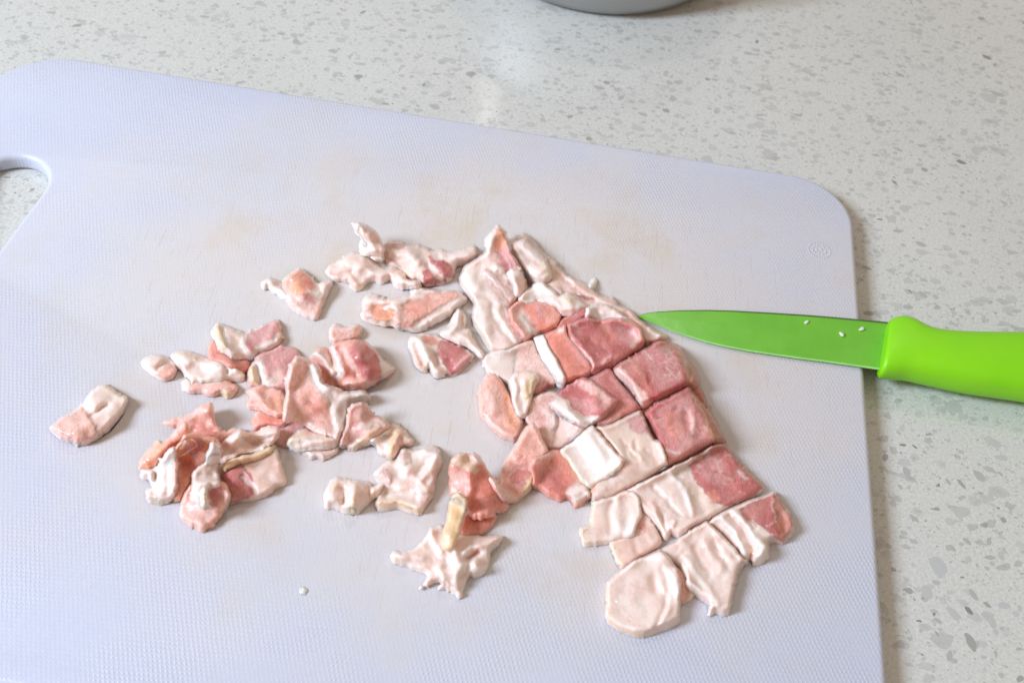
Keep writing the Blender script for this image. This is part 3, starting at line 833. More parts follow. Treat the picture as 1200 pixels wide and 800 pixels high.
# --- far side of the board
s_ = [sheet([(447.5, 285), (457.5, 283), (470, 284), (475, 288), (486, 286), (496, 288), (505, 294), (516, 295), (530, 294), (546, 293), (555, 287), (561, 297), (556, 307), (545, 310), (533, 312), (533, 326), (521, 332), (511, 334), (496, 336), (492, 330), (478, 328), (476, 320), (466, 315), (454, 311), (450, 303)],
            'T', 4.2, [('a', 2, [(447, 285), (473, 284), (473, 291), (458, 292), (449, 298)]), ('p', 2, [(451, 302), (462, 304), (470, 312), (472, 318), (462, 313), (453, 310)]),
                       ('F', 2, [(452, 291), (470, 292), (476, 302), (470, 308), (456, 302)]), ('G', 2, [(474, 290), (490, 288), (498, 296), (496, 312), (484, 316), (476, 305)]),
                       ('m', 2, [(494, 334), (495, 318), (503, 313), (516, 320), (522, 331)]), ('m', 2, [(502, 301), (516, 302), (528, 310), (532, 325), (522, 324), (512, 315)]), ('F', -3, [(500, 302), (505, 312), (518, 326)]),
                       ('G', 2, [(505, 294), (545, 294), (556, 290), (558, 304), (530, 308), (510, 302)])],
            [(1.6, 5, [(455, 293), (470, 297)]), (2.0, 6, [(478, 295), (488, 308)]), (1.6, 5, [(505, 304), (524, 322)]), (-1.6, 2.5, [(503, 313), (514, 320), (521, 327)]), (1.2, 4, [(496, 322), (512, 330)]), (1.4, 4, [(520, 301), (548, 300)]), (-1.2, 3, [(450, 298), (462, 305), (474, 316)])], lump=0.9, rag=0.9),
      sheet([(476, 328), (490, 329), (494, 336), (488, 340), (479, 338)], 'F', 2, lump=.6)]
piece('bacon_piece', 'lumpy translucent pink and white bacon trimming with a thin arm reaching towards the slab', s_, LG)
s_ = [sheet([(381, 317.5), (386, 312), (399, 305), (405, 299), (415, 295.5), (430, 297), (439, 307), (450, 314), (460, 312), (470, 319), (476, 322), (475, 328), (490, 331), (492, 336), (487, 339), (480, 337), (467.5, 340), (460, 331), (456, 327.5), (446, 332.5), (434, 329), (426, 334), (423, 340), (416, 342.5), (411, 337), (410, 330), (399, 329), (387.5, 326)],
            'F', 3.2, [('T', 3, [(404, 312), (418, 318), (426, 332), (414, 338), (404, 324)], .7), ('p', 2, [(468, 333), (490, 331), (490, 337), (468, 340)], .6), ('C', -4, [(460, 313), (474, 322)], .7), ('p', -3, [(388, 321), (402, 325), (412, 328)], .8), ('C', -3, [(422, 334), (416, 341)], .5)],
            [(2.2, 7, [(405, 304), (422, 303)]), (-1.6, 4, [(412, 318), (420, 328)]), (1.8, 5, [(424, 312), (440, 320), (455, 320)]), (-1.3, 3, [(390, 320), (404, 322)]), (1.2, 4, [(465, 322), (475, 334)]), (1.4, 4, [(412, 325), (416, 339)])], lump=0.7),
      sheet([(414, 262.5), (419, 260.5), (430, 264.5), (437.5, 269), (445, 279), (448, 287.5), (448, 297), (450, 305), (440, 306), (434, 300), (421, 297), (422, 285), (424, 276), (417, 271)],
            'F', 3.4, [('W', -4, [(416, 264), (426, 270), (432, 290)], .8), ('T', -4, [(440, 276), (446, 292)], .7), ('C', 2, [(421, 285), (427, 290), (425, 297), (420, 297)], .6)], [(2.2, 6, [(420, 266), (434, 282), (440, 300)])], lift=[(418, 262, 11), (434, 270, 10), (440, 290, 5), (440, 304, 1), (424, 296, 2)], lump=.35)]
piece('bacon_piece', 'wavy white fat trimming with one end curling upright beside the lumpy trimming', s_, LG)
s_ = [sheet([(306, 332), (309, 328.5), (316, 325), (322, 327), (330, 333), (335, 324), (349, 314.5), (356, 317), (365, 325), (372, 333), (380, 330), (388, 329), (389.5, 334), (383, 344), (377, 364), (369.5, 375), (360, 371), (348, 367), (338, 357), (327, 346), (315, 338), (309, 339)],
            'F', 3.4, [('p', 4, [(330, 336), (345, 330), (372, 350), (374, 366), (368, 373), (345, 364), (333, 350)]), ('o', 4, [(333, 330), (340, 320), (349, 315), (357, 319), (372, 337), (372, 341), (360, 338), (352, 346), (342, 345)], .95), ('s', 3, [(354, 322), (362, 325), (373, 338), (366, 341), (355, 335)]),
                       ('m', 3, [(352, 345), (362, 344), (372, 352), (368, 356), (358, 352)], .6), ('o', 2.5, [(373, 357), (380, 347), (376, 366), (370, 374)], .8), ('W', -5, [(310, 334), (322, 336), (334, 348)]), ('W', -3, [(348, 360), (352, 362)])],
            [(2.4, 10, [(342, 325), (356, 342)]), (1.5, 4, [(310, 333), (318, 330)]), (1.6, 5, [(378, 338), (386, 331)]), (-1.2, 4, [(330, 334), (336, 340)]), (-1.0, 3, [(366, 325), (375, 340)])], lump=.5)]
piece('bacon_piece', 'small orange pink bacon piece with white pointed fat ends, lying alone', s_, LG)
s_ = [sheet([(424, 361), (427, 350), (432.5, 345), (442, 344.5), (447, 351), (467, 349), (482.5, 347), (481, 340.6), (496.6, 337.5), (512, 340.6), (529, 340), (540, 342), (543.5, 351.6), (540, 359), (532.5, 365), (523, 372), (507.5, 380), (490, 389), (479, 387.5), (462, 383.6), (460.5, 380), (440, 380), (429, 375), (424, 371)],
            'F', 3.6, [('c', 2, [(463, 358), (485, 350), (512, 342), (536, 341), (540, 349), (520, 357), (502, 370), (480, 386), (463, 382)]), ('s', 3, [(478, 353), (500, 348), (512, 352), (500, 362), (485, 372), (478, 365)], .5), ('p', 2, [(462, 360), (472, 358), (474, 380), (463, 382)], .7),
                       ('o', 2, [(434, 357), (456, 355), (462, 362), (461, 377), (440, 378), (432, 368)]), ('p', 2, [(424, 362), (433, 362), (440, 376), (430, 375)]), ('W', -3.5, [(486, 387), (510, 376), (528, 364), (541, 352)]), ('W', -3, [(452, 361), (462, 360)])],
            [(1.6, 5, [(466, 355), (464, 381)]), (-2.2, 5, [(440, 364), (456, 366)]), (1.8, 4, [(430, 349), (450, 353), (475, 351)]), (1.4, 4, [(490, 386), (520, 369), (540, 355)]), (1.0, 3, [(500, 341), (535, 342)]), (-0.8, 3, [(486, 381), (515, 363), (532, 350)])], lump=.4)]
piece('bacon_piece', 'folded coral bacon slice edged by a white fat band', s_, LG)
s_ = [sheet([(479, 403), (481, 395), (489, 392), (507.5, 391), (515, 394), (528, 400), (545, 409), (553.6, 414), (556, 419), (545, 428), (535.6, 437.5), (528, 441), (521, 437), (520, 442.5), (510.6, 444), (504, 434), (501, 429), (500, 437.5), (490, 433), (484, 422)],
            'F', 3.0, [('m', 2, [(513, 399), (528, 400), (553, 414), (554, 420), (528, 441), (519, 425), (512, 412)]), ('v', 2, [(531, 424), (552, 413), (556, 419), (534, 438)]), ('s', 2, [(492, 394), (508, 392), (514, 402), (508, 405), (498, 402)]), ('c', 2, [(484, 405), (490, 412), (495, 432), (488, 428)], .6), ('o', 2, [(491, 417), (496, 424), (496, 435), (491, 430)], .6), ('W', -5, [(489, 396), (495, 411), (505, 425), (514, 441)])],
            [(2.0, 5, [(489, 396), (496, 412), (505, 425), (513, 440)]), (-1.8, 3, [(510, 416), (514, 426)]), (1.4, 4, [(534, 432), (553, 416)]), (-1.2, 3, [(529, 424), (533, 437)]), (-1.4, 3, [(487, 403), (494, 420), (498, 430)])], lump=.45)]
piece('bacon_piece', 'squarish bacon piece with mauve lean and thick white stripe below the folded coral slice', s_, LG)
s_ = [sheet([(535.6, 361), (543, 364), (546, 376.6), (543, 386), (550, 386), (554, 398), (565, 412.5), (564, 417), (556, 411), (545, 405), (532.5, 401), (520, 395.5), (515, 390.6), (526, 383), (531, 372)],
            'F', 2.4, [('W', -3, [(538, 366), (537, 380), (526, 391)]), ('C', -4, [(548, 388), (552, 398)], .7), ('W', -3, [(552, 404), (564, 415)])], [(1.6, 3, [(537, 366), (535, 382), (524, 391)]), (-1.5, 2.5, [(541, 370), (541, 384)]), (1.5, 4, [(540, 394), (550, 399)])], z0=1.0, lump=.3)]
piece('bacon_piece', 'thin twisted ribbon of white fat between the folded coral slice and the slab', s_, LG)

# --- left cluster
s_ = [sheet([(58.7, 499), (75, 488.7), (97, 475), (104, 461), (121, 449.5), (136, 459), (150, 466), (146, 481), (135, 496), (117, 512), (101, 522), (85, 519.5), (71, 512.5), (61, 506)],
            'F', 4.2, [('c', 3, [(56, 500), (75, 487), (95, 476), (105, 486), (115, 497), (117, 513), (101, 524), (70, 514)], .85), ('p', 4, [(70, 495), (90, 483), (100, 490), (95, 505), (80, 508)], .5), ('C', -3, [(119, 451), (136, 460), (149, 467)], .7), ('p', -3, [(117, 511), (133, 497)], .6)],
            [(-1.6, 2.2, [(104, 489), (121, 477), (128, 474)]), (1.0, 8, [(112, 474), (135, 470)]), (-1.0, 3, [(98, 477), (107, 486)])], lump=.45)]
piece('bacon_piece', 'small slab of half pink half white bacon lying alone away from the heap', s_, LG)
s_ = [sheet([(163, 426.5), (174.5, 416), (188.5, 416.5), (201, 421), (208, 430), (204, 442), (194, 447.5), (183, 442), (174.5, 437)],
            'F', 3.2, [('c', 3, [(186, 432), (200, 426), (209, 430), (205, 443), (194, 449), (183, 442)], .9), ('C', -3, [(172, 418), (190, 418)], .4)], [(1.4, 5, [(172, 424), (188, 424)]), (-1.2, 3, [(184, 432), (198, 425)])], lump=.6)]
piece('bacon_piece', 'nugget of white fat with a salmon underside beside the ribbed fat strip', s_, LG)
s_ = [sheet([(212, 449), (222, 440), (262, 442), (279.5, 452), (275, 463), (268, 467), (258, 460), (248, 465), (234, 460), (216.5, 461)], 'c', 2.4, [('F', 3, [(211, 448), (220, 445), (222, 460), (214, 461)]), ('R', 2, [(256, 458), (266, 456), (276, 462), (268, 468), (258, 462)], .7), ('p', 3, [(228, 446), (250, 446), (246, 462), (234, 459)], .7)], lump=.5),
      sheet([(200, 416), (211, 411), (229, 414), (244.5, 420), (269, 422), (281, 430), (288.5, 439), (285, 447), (272.5, 446), (258, 447), (240, 447), (222, 446), (216, 438), (206, 426.5)],
            'F', 3.2, [('C', -3, [(203, 416), (230, 415), (268, 423)], .5), ('C', -4, [(284, 438), (284, 446)], .6), ('W', -4, [(214, 420), (240, 430), (275, 433)])], [(1.8, 5, [(208, 416), (240, 425), (276, 432)]), (-1.0, 3, [(220, 430), (245, 436)]), (-1.2, 2, [(262, 424), (266, 436)]), (1.2, 3, [(272, 428), (285, 442)])], lump=.9, rag=.8)]
piece('bacon_piece', 'ribbed strip of creamy fat over a salmon flap at the edge of the heap', s_, LG)
s_ = [sheet([(244, 420), (246, 404), (250, 395), (262, 400), (278, 415), (292, 420), (292, 436), (275, 433), (258, 424)], 's', 2.4, [('r', 4, [(270, 420), (292, 420), (292, 436), (274, 432)], .8)], lump=.3),
      sheet([(247, 389.4), (253.7, 378), (261, 381), (277, 386.5), (287.5, 391), (306, 382), (325, 373), (330, 387), (329, 404), (316, 412), (307, 415), (297.5, 421), (287.5, 421), (273, 420), (264.5, 414), (257, 411), (253, 400)],
            'F', 3.2, [('v', 2.5, [(287, 392), (306, 382), (325, 373), (328, 386), (320, 398), (308, 410), (292, 414), (288, 404)]), ('o', -3, [(327, 378), (330, 400)], .8), ('C', 2, [(247, 389), (254, 377), (261, 385), (266, 405), (261, 413), (253, 401)]), ('T', 3, [(264, 386), (282, 390), (282, 404), (270, 408)], .7), ('F', -4, [(300, 408), (318, 400)])],
            [(1.8, 4, [(254, 382), (258, 398), (262, 410)]), (-0.8, 4, [(270, 396), (280, 400)]), (1.4, 4, [(286, 402), (300, 416)]), (1.0, 5, [(322, 378), (314, 402)])], lump=.5)]
piece('bacon_piece', 'pinkish bacon piece with creamy rind nub and mauve corner at the heap back', s_, LG)
s_ = [sheet([(299, 416), (316, 411), (329, 405), (340, 406), (351, 412), (354, 424), (346, 442), (338, 458), (322, 455), (302, 453), (292, 452.5), (289, 442.6), (292, 428), (299, 422.5)],
            'v', 2.8, [('F', 3, [(296, 424), (308, 418), (312, 436), (320, 452), (300, 454), (292, 444)]), ('C', 2, [(290, 431), (298, 427), (304, 438), (304, 452), (292, 452)]), ('p', 3, [(318, 436), (336, 428), (330, 452), (318, 452)], .7), ('F', -3, [(306, 440), (312, 450), (326, 440)])],
            [(1.8, 4, [(295, 431), (298, 448)]), (1.2, 5, [(306, 424), (314, 440)]), (-1.0, 3, [(303, 432), (307, 450)])], lump=.55)]
piece('bacon_piece', 'bacon piece with mauve grain and a cream rind end, tucked under the large translucent slice', s_, LG)
s_ = [sheet([(317, 499), (340, 490), (360, 498), (356, 515), (336, 524), (322, 520)], 'v', 1.8, [('p', 4, [(320, 505), (340, 500), (340, 515), (325, 519)], .6)], lump=.25),
      sheet([(299, 482), (318, 470), (338, 480), (339, 494), (329, 501.5), (317, 501), (297, 505.5), (297, 497)], 's', 3.0, [('r', 3, [(312, 488), (338, 488), (336, 496), (318, 498)], .7), ('c', -3, [(298, 500), (302, 484)], .7)], lump=.4),
      sheet([(284.4, 457.5), (291, 457.5), (306, 451.5), (318.5, 455.5), (333, 457), (339, 470), (336, 486), (326, 488), (312, 483), (306, 480), (299, 479), (290, 477), (291, 471), (296, 464.7)], 'c', 2.6, [('o', 4, [(314, 466), (330, 464), (332, 484), (318, 480)], .9), ('o', -3, [(304, 453), (318, 458)], .7), ('p', -4, [(294, 460), (310, 464)], .6)], [(1.8, 4, [(298, 460), (306, 470), (308, 480)]), (-1.5, 4, [(320, 470), (328, 480)]), (1.2, 3, [(312, 482), (330, 486)])], lump=.6, rag=1.0)]
piece('bacon_piece', 'crumpled orange salmon lean scrap with ragged edge, left of the large translucent slice', s_, LG)
s_ = [sheet([(386, 386), (392.5, 379), (398, 381), (403, 384), (409, 383.5), (417.5, 379.5), (424.5, 385), (423, 395), (414, 401), (394, 405), (387, 400)], 'p', 3.0, [('c', 3, [(388, 390), (405, 388), (412, 402), (392, 404)], .7), ('o', -4, [(420, 384), (414, 397)], .8)], [(1.2, 4, [(396, 386), (412, 386)])], lump=.7)]
piece('bacon_piece', 'small pale pink scrap of lean peeking out behind the rolled mauve slice', s_, LG)
s_ = [sheet([(386, 407), (391, 403.5), (396, 402), (415, 398.5), (426, 399.5), (437.5, 407.5), (445, 419), (454, 425), (462, 430), (461, 436), (450, 443), (430, 455), (420, 458), (401, 458), (394, 456), (386, 451), (379, 445), (374, 432.5), (363, 421.5), (369, 412), (375, 407), (382.5, 409.5), (386, 413)],
            's', 4.6, [('m', 4, [(418, 400), (437, 407), (446, 422), (447, 444), (430, 448), (420, 432), (406, 412)]), ('r', 4, [(430, 405), (442, 420), (446, 440), (440, 442), (434, 424), (424, 408)], .6), ('p', 4, [(402, 448), (420, 440), (440, 446), (428, 456), (402, 458)], .6), ('W', 2, [(440, 410), (454, 424), (463, 430), (461, 436), (448, 443), (447, 428)], .85),
                       ('F', -5, [(366, 415), (378, 417), (388, 430), (396, 440)]), ('W', -4.5, [(389, 407), (394, 420), (400, 436)]), ('F', -4, [(401, 408), (410, 424), (420, 438)], .6), ('o', 2, [(374, 430), (381, 432), (392, 444), (401, 450), (400, 456), (386, 451)]), ('d', -3, [(393, 452), (401, 454)], .7), ('C', -2, [(376, 409), (386, 420), (394, 434)], .7)],
            [(2.4, 4, [(370, 413), (382, 420), (392, 434)]), (-2.2, 2.5, [(383, 411), (390, 424), (397, 437)]), (2.4, 4.5, [(390, 407), (396, 421), (402, 436)]), (-1.0, 3, [(398, 405), (406, 422), (416, 440)]), (2.0, 9, [(420, 408), (432, 428)]), (-2.8, 5, [(380, 438), (396, 450)]), (1.2, 5, [(408, 450), (428, 450)]), (-1.0, 3, [(416, 441), (438, 446)])], lift=[(375, 420, 1), (420, 410, 5), (440, 430, 3), (400, 455, 1), (460, 433, 0)], lump=.4)]
piece('bacon_piece', 'rolled bacon slice with dark mauve muscle and curled white fat rims', s_, LG)
s_ = [sheet([(345, 526), (360, 520), (396, 520), (397, 526), (388, 535), (377, 538), (361, 535)], 'p', 2.0, [('F', -3, [(360, 534), (388, 534)])], lump=.5),
      sheet([(335, 518.5), (339.5, 511), (354, 502), (380, 506), (402, 506), (401, 517), (391, 525), (347.5, 529), (340, 527.5)], 'F', 3.4, [('p', 3, [(352, 514), (395, 512), (394, 524), (350, 527)], .5), ('R', -3, [(342, 511), (362, 509), (394, 510)], .6), ('C', 2, [(335, 514), (345, 512), (345, 526), (337, 526)], .5), ('c', 3, [(354, 501), (372, 504), (366, 509), (352, 508)], .7)], [(1.5, 4, [(340, 515), (396, 515)])], lump=.4),
      sheet([(347.5, 417), (358.7, 420), (363, 426), (370, 425.5), (375.6, 437), (377, 448), (392.5, 454), (406, 460), (426, 456.6), (436, 466.5), (424, 471.5), (409, 475), (408, 489), (404, 505), (397, 512), (379, 507.5), (365.5, 503), (352, 494), (333, 493), (333, 478), (336, 464.5), (335, 446.5), (339.5, 428.5)],
            'p', 3.4, [('F', 3, [(362, 424), (371, 424), (378, 449), (406, 459), (437, 463), (424, 472), (409, 475), (404, 507), (394, 511), (392, 486), (384, 468), (370, 452), (364, 436)]), ('c', 4, [(346, 426), (357, 429), (362, 446), (360, 466), (352, 474), (346, 460), (344, 440)], .6), ('c', 4, [(346, 462), (366, 452), (378, 464), (388, 482), (386, 500), (372, 498), (352, 488), (345, 478)], .75), ('s', 4, [(362, 456), (376, 466), (380, 482), (366, 490), (356, 476)], .55), ('W', -2.5, [(367, 428), (372, 440), (378, 452), (392, 460)]), ('W', -3, [(405, 464), (428, 462)]), ('F', -3, [(336, 484), (345, 492)])],
            [(1.4, 3, [(366, 428), (371, 440), (380, 454), (394, 462)]), (1.6, 4, [(400, 466), (430, 462)]), (1.4, 5, [(394, 480), (398, 505)]), (-0.8, 3, [(388, 476), (392, 504)]), (1.2, 4, [(340, 430), (338, 460), (337, 488)]), (-0.7, 5, [(355, 440), (362, 470)])], lift=[(348, 420, 7), (340, 480, 4), (365, 460, 5), (372, 430, 4), (430, 463, 2), (400, 500, 1), (370, 500, 2)], lump=.55, rag=.7)]
piece('bacon_piece', 'large translucent slice with orange pink centre and beaded white edge topping the heap', s_, LG)
s_ = [sheet([(408, 474), (429.5, 471), (431, 479), (438, 486), (445, 489), (457, 500), (449, 506), (440, 515.5), (422.5, 524), (414.5, 529), (407.5, 523), (399.5, 521), (399, 515), (407.6, 496)],
            'a', 2.4, [('T', 3, [(420, 492), (440, 490), (455, 500), (440, 508), (425, 505)], .7), ('F', 2, [(408, 518), (420, 518), (420, 526), (413, 529)]), ('R', -3, [(418, 525), (428, 514), (440, 504)], .9), ('s', -5, [(412, 485), (416, 500)], .5)], [(1.5, 3.5, [(413, 525), (426, 514), (440, 503)]), (-0.8, 4, [(412, 500), (430, 492)])], lift=[(425, 475, 5), (440, 495, 2.5), (414, 525, 0)], lump=.35)]
piece('bacon_piece', 'thin brownish pink flap with a tan rind strip beside the large translucent slice', s_, LG)
s_ = [sheet([(431, 517), (443.5, 508.5), (456, 501.5), (461, 495.4), (471.5, 503), (484, 514), (482, 522), (470, 525), (463, 537), (457.5, 538), (443.5, 531), (440, 522.5)],
            'T', 3.0, [('G', 2, [(432, 516), (446, 508), (456, 503), (460, 500), (455, 514), (440, 520)]), ('F', 2, [(441, 522), (456, 514), (458, 536), (444, 531)]), ('R', -3.5, [(465, 506), (461, 520), (458, 536)]), ('c', 3, [(467, 510), (482, 516), (470, 525), (464, 524)], .7)], [(2.0, 4, [(466, 506), (461, 520), (458, 534)]), (-1.2, 3, [(440, 515), (456, 510)]), (1.0, 3, [(435, 516), (452, 520)])], lump=.7)]
piece('bacon_piece', 'translucent fat scrap with an upright tan rind strip, right of the brownish flap', s_, LG)
s_ = [sheet([(436.5, 557.5), (447, 545), (457.5, 540), (464, 541), (471.5, 524), (485.5, 529), (492.5, 526), (503, 521.6), (513.6, 524), (519, 545), (510, 559), (509, 575), (503, 588), (498, 593), (492.5, 604), (478.5, 600), (464.5, 595), (445, 600), (440, 591), (443.5, 580), (447, 568)],
            'F', 3.0, [('p', 3, [(437, 557), (448, 548), (462, 556), (460, 570), (448, 567)], .9), ('p', 3, [(465, 530), (484, 530), (486, 546), (470, 546)], .6), ('c', 3, [(480, 548), (488, 556), (486, 574), (474, 574)], .5), ('p', 2, [(490, 578), (509, 572), (503, 588), (494, 588)], .8), ('R', -4, [(443, 590), (458, 587), (478, 593), (495, 601)], .9), ('C', -3, [(445, 574), (440, 584)], .7), ('W', -5, [(470, 550), (476, 554)]), ('W', -4, [(496, 528), (510, 532), (503, 552)])],
            [(2.4, 4.5, [(444, 590), (458, 587), (478, 592), (494, 600)]), (-1.8, 4, [(452, 580), (470, 578), (486, 584)]), (2.6, 5, [(496, 528), (511, 534), (506, 548), (496, 556)]), (1.8, 4, [(490, 562), (500, 572), (508, 560)]), (-2.0, 3, [(498, 546), (490, 554)]), (2.0, 6, [(470, 536), (478, 550)]), (-1.2, 3, [(462, 573), (466, 578)]), (1.0, 4, [(445, 552), (455, 562)])], lump=.8, rag=.8)]
piece('bacon_piece', 'pale pink bacon piece with cauliflower like fat and a tan rind strip along its front', s_, LG)
s_ = [sheet([(379, 577), (391, 559), (405, 561), (418, 563), (431, 564.5), (436.5, 571), (448, 566), (447, 575), (435, 586), (428, 594), (415.5, 604), (405, 601), (396, 598), (389, 595), (382, 596), (380, 585.5)],
            'F', 4.2, [('C', 3, [(388, 564), (400, 562), (400, 574), (390, 578)], .5), ('R', 4, [(406, 590), (418, 588), (422, 600), (410, 603)], .7), ('T', -3, [(404, 572), (402, 590)], .6), ('C', -3, [(440, 572), (436, 582)], .8)],
            [(2.4, 6, [(416, 574), (414, 596)]), (-1.8, 3, [(404, 572), (401, 590)]), (1.8, 6, [(392, 568), (388, 584)]), (-1.6, 3, [(431, 566), (434, 582)]), (1.2, 3, [(441, 571), (438, 580)]), (-1.0, 2, [(390, 586), (392, 596)])], lump=.7)]
piece('bacon_piece', 'knobbly lump of cream coloured fat next to the cauliflower like piece', s_, LG)

# --- orange heap at the front left
s_ = [sheet([(189, 494), (209, 490), (217.5, 488.5), (229, 481), (237.5, 474), (247.5, 472), (250, 478), (251, 490), (255, 501), (263, 507), (277.5, 501.5), (287, 505), (280, 516), (261, 518), (256, 524), (245, 526), (222.5, 512), (210, 501), (197, 499)],
            'c', 2.6, [('s', 4, [(218, 498), (234, 492), (254, 504), (250, 516), (228, 512)], .8), ('p', -4, [(226, 485), (244, 478)], .7), ('r', -4, [(232, 507), (254, 507)], .6), ('o', -3, [(240, 476), (248, 475)], .7)], [(1.4, 5, [(215, 492), (244, 482)]), (-1.2, 4, [(226, 505), (250, 506)])], lift=[(245, 476, 5), (200, 494, 1), (230, 500, 2), (275, 508, 1)], lump=.4)]
piece('bacon_piece', 'salmon lean flap with a pointed tip rising behind the orange curl', s_, LG)
s_ = [sheet([(256, 548), (270, 534), (298, 530), (322.5, 521), (329.5, 544), (336, 565), (331, 569), (326, 569), (314, 581), (300, 585.5), (280.5, 588), (268, 590), (266, 577), (260, 565)],
            'T', 2.8, [('m', 3, [(257, 549), (284, 543), (296, 560), (302, 580), (270, 590), (263, 568)]), ('F', -3, [(284, 560), (298, 572), (303, 583)], .8), ('F', -4, [(318, 560), (330, 568)], .7), ('G', -4, [(300, 545), (318, 560)], .5), ('C', -3, [(324, 524), (331, 546), (335, 564)], .7)], [(-0.9, 3, [(286, 556), (300, 580)]), (1.0, 4, [(302, 584), (326, 570)])], lift=[(325, 525, 3), (260, 560, 1), (300, 585, 0), (333, 566, 0)], lump=.35)]
s_ += [sheet([(258, 547), (263, 540), (280, 534), (300, 531), (318, 523), (324, 522), (318, 530), (298, 538), (278, 543), (264, 550)], 'R', 2.0, [('C', -2, [(270, 538), (300, 532), (316, 525)], .6)], [(1, 2.5, [(264, 542), (296, 534), (316, 526)])], z0=.6, lump=.25)]
piece('bacon_piece', 'flat bacon piece with mauve lean, beige fat and a folded tan rind edge', s_, LG)
s_ = [sheet([(257.5, 523), (279, 503.5), (283, 502), (286, 507), (300, 507.5), (312, 499.5), (326, 500), (327, 509), (319, 520), (300, 528), (275, 532.5), (262, 543), (257, 541)],
            'T', 2.4, [('G', -6, [(262, 534), (272, 518), (282, 508)], .8), ('p', 3, [(286, 512), (308, 508), (324, 503), (318, 518), (294, 524)], .7), ('W', -2.5, [(278, 510), (283, 506)])], [(1.6, 4, [(262, 534), (272, 518), (283, 507)]), (-1.2, 3, [(288, 514), (298, 522)]), (1.4, 3.5, [(298, 512), (312, 506), (324, 505)]), (-1.2, 3, [(300, 520), (316, 512)])], lift=[(281, 504, 5), (322, 503, 3), (260, 538, 2), (300, 525, 1)], lump=.45)]
piece('bacon_piece', 'glassy pinkish white fat flap standing over the folded tan rind', s_, LG)
s_ = [sheet([(163, 545), (167.5, 535), (176, 525), (186, 515.5), (191, 520), (202.5, 509), (214, 496), (219, 495), (223, 508), (218, 516), (207.5, 523), (198, 532), (187, 543), (183, 551), (164, 551)],
            'o', 3.0, [('c', -5, [(166, 543), (180, 527)], .8), ('C', -4, [(182, 519), (189, 517)], .9), ('p', -3, [(203, 510), (215, 497)], .8), ('s', -5, [(200, 520), (214, 506)], .6)], [(1.4, 5, [(172, 540), (194, 522), (214, 502)])], lift=[(216, 497, 8), (186, 520, 5), (168, 546, 1)], lump=.4),
      sheet([(205, 526), (208, 521), (217.5, 509.5), (226, 508.5), (241, 511), (254, 514), (258, 521), (255, 531), (242, 542), (228, 553), (224, 558), (222.5, 566), (211, 586), (202, 587), (200, 570), (203, 545)],
            'o', 2.6, [('r', 5, [(212, 534), (222, 540), (236, 538), (240, 543), (224, 553), (212, 546)], .7), ('v', 1.5, [(213, 519), (218, 511), (228, 512), (241, 514), (241, 520), (236, 530), (229, 540), (224, 537), (218, 527)]), ('c', -4, [(206, 560), (214, 580)], .8), ('s', -3, [(244, 514), (256, 518)], .7)], [(-2.4, 8, [(218, 540), (232, 545)]), (1.4, 4, [(216, 512), (250, 515)]), (1.5, 4, [(208, 530), (206, 560)])], lift=[(220, 510, 6), (250, 518, 5), (206, 530, 4), (225, 548, 1), (210, 582, .5)], lump=.3),
      sheet([(164, 549), (176, 550), (184, 549), (190, 537), (202.5, 522), (207, 533), (207, 575), (198, 588), (186, 591.5), (172, 586), (171, 573), (180, 572), (176, 562), (165, 560)],
            'F', 3.0, [('W', -6, [(200, 530), (190, 550), (186, 572)]), ('C', -4, [(176, 588), (190, 590)], .8), ('c', -3, [(206, 536), (206, 572)], .7), ('s', -1.5, [(180, 556), (181, 562)], .8)], [(1.8, 5, [(200, 528), (192, 550), (190, 575)]), (-1.6, 2.5, [(181, 553), (184, 562)]), (1.4, 4, [(168, 555), (178, 556)]), (1.2, 4, [(176, 582), (192, 586)])], lift=[(203, 525, 5), (170, 555, 1), (190, 588, 0)], lump=.55)]
piece('bacon_piece', 'deep orange curled slice with a white fat face and a pale patch in its hollow', s_, LG)
s_ = [sheet([(210.5, 602), (212, 588), (219, 573), (228, 562), (252.5, 561), (265, 567), (269.5, 577.5), (266.5, 591), (258, 606), (247, 617), (237, 623.5), (226, 617), (216, 610)],
            'c', 2.8, [('p', 4, [(214, 600), (226, 592), (246, 596), (258, 584), (262, 572), (266, 582), (250, 610), (236, 618)], .8), ('v', 3, [(246, 570), (258, 572), (262, 580), (254, 592), (246, 586)], .7), ('o', -3, [(262, 600), (250, 614), (238, 622)], .6)], [(1.4, 4, [(256, 566), (266, 580), (262, 592)]), (-1.4, 4, [(250, 576), (250, 590)])], lift=[(258, 568, 3), (236, 618, 0), (215, 600, 0)], lump=.6),
      sheet([(247, 517), (256, 520), (258, 532), (255, 548), (257, 563), (254, 570), (244, 571), (244, 581), (246, 593), (238.5, 597), (231, 590), (223.5, 585), (226, 574), (226, 564), (225, 556), (232, 546), (240, 542), (242, 534), (245, 526)],
            'F', 2.6, [('G', 3, [(245, 518), (257, 521), (256, 545), (242, 548)], .8), ('C', 3, [(232, 580), (243, 580), (245, 594), (238, 597)], .7), ('W', -4, [(228, 572), (228, 584)]), ('T', -3, [(234, 558), (252, 562)], .6)], [(1.4, 4, [(230, 552), (248, 550)]), (-1.4, 2.5, [(232, 562), (250, 558)]), (1.4, 4, [(230, 566), (246, 566)]), (1.5, 4, [(238, 580), (240, 594)]), (-1.2, 3, [(234, 574), (236, 590)])], lift=[(251, 520, 5), (250, 550, 3), (238, 590, 1.5)], lump=.5)]
piece('bacon_piece', 'glistening pink disc of lean with a knotted strap of white fat on top', s_, LG)

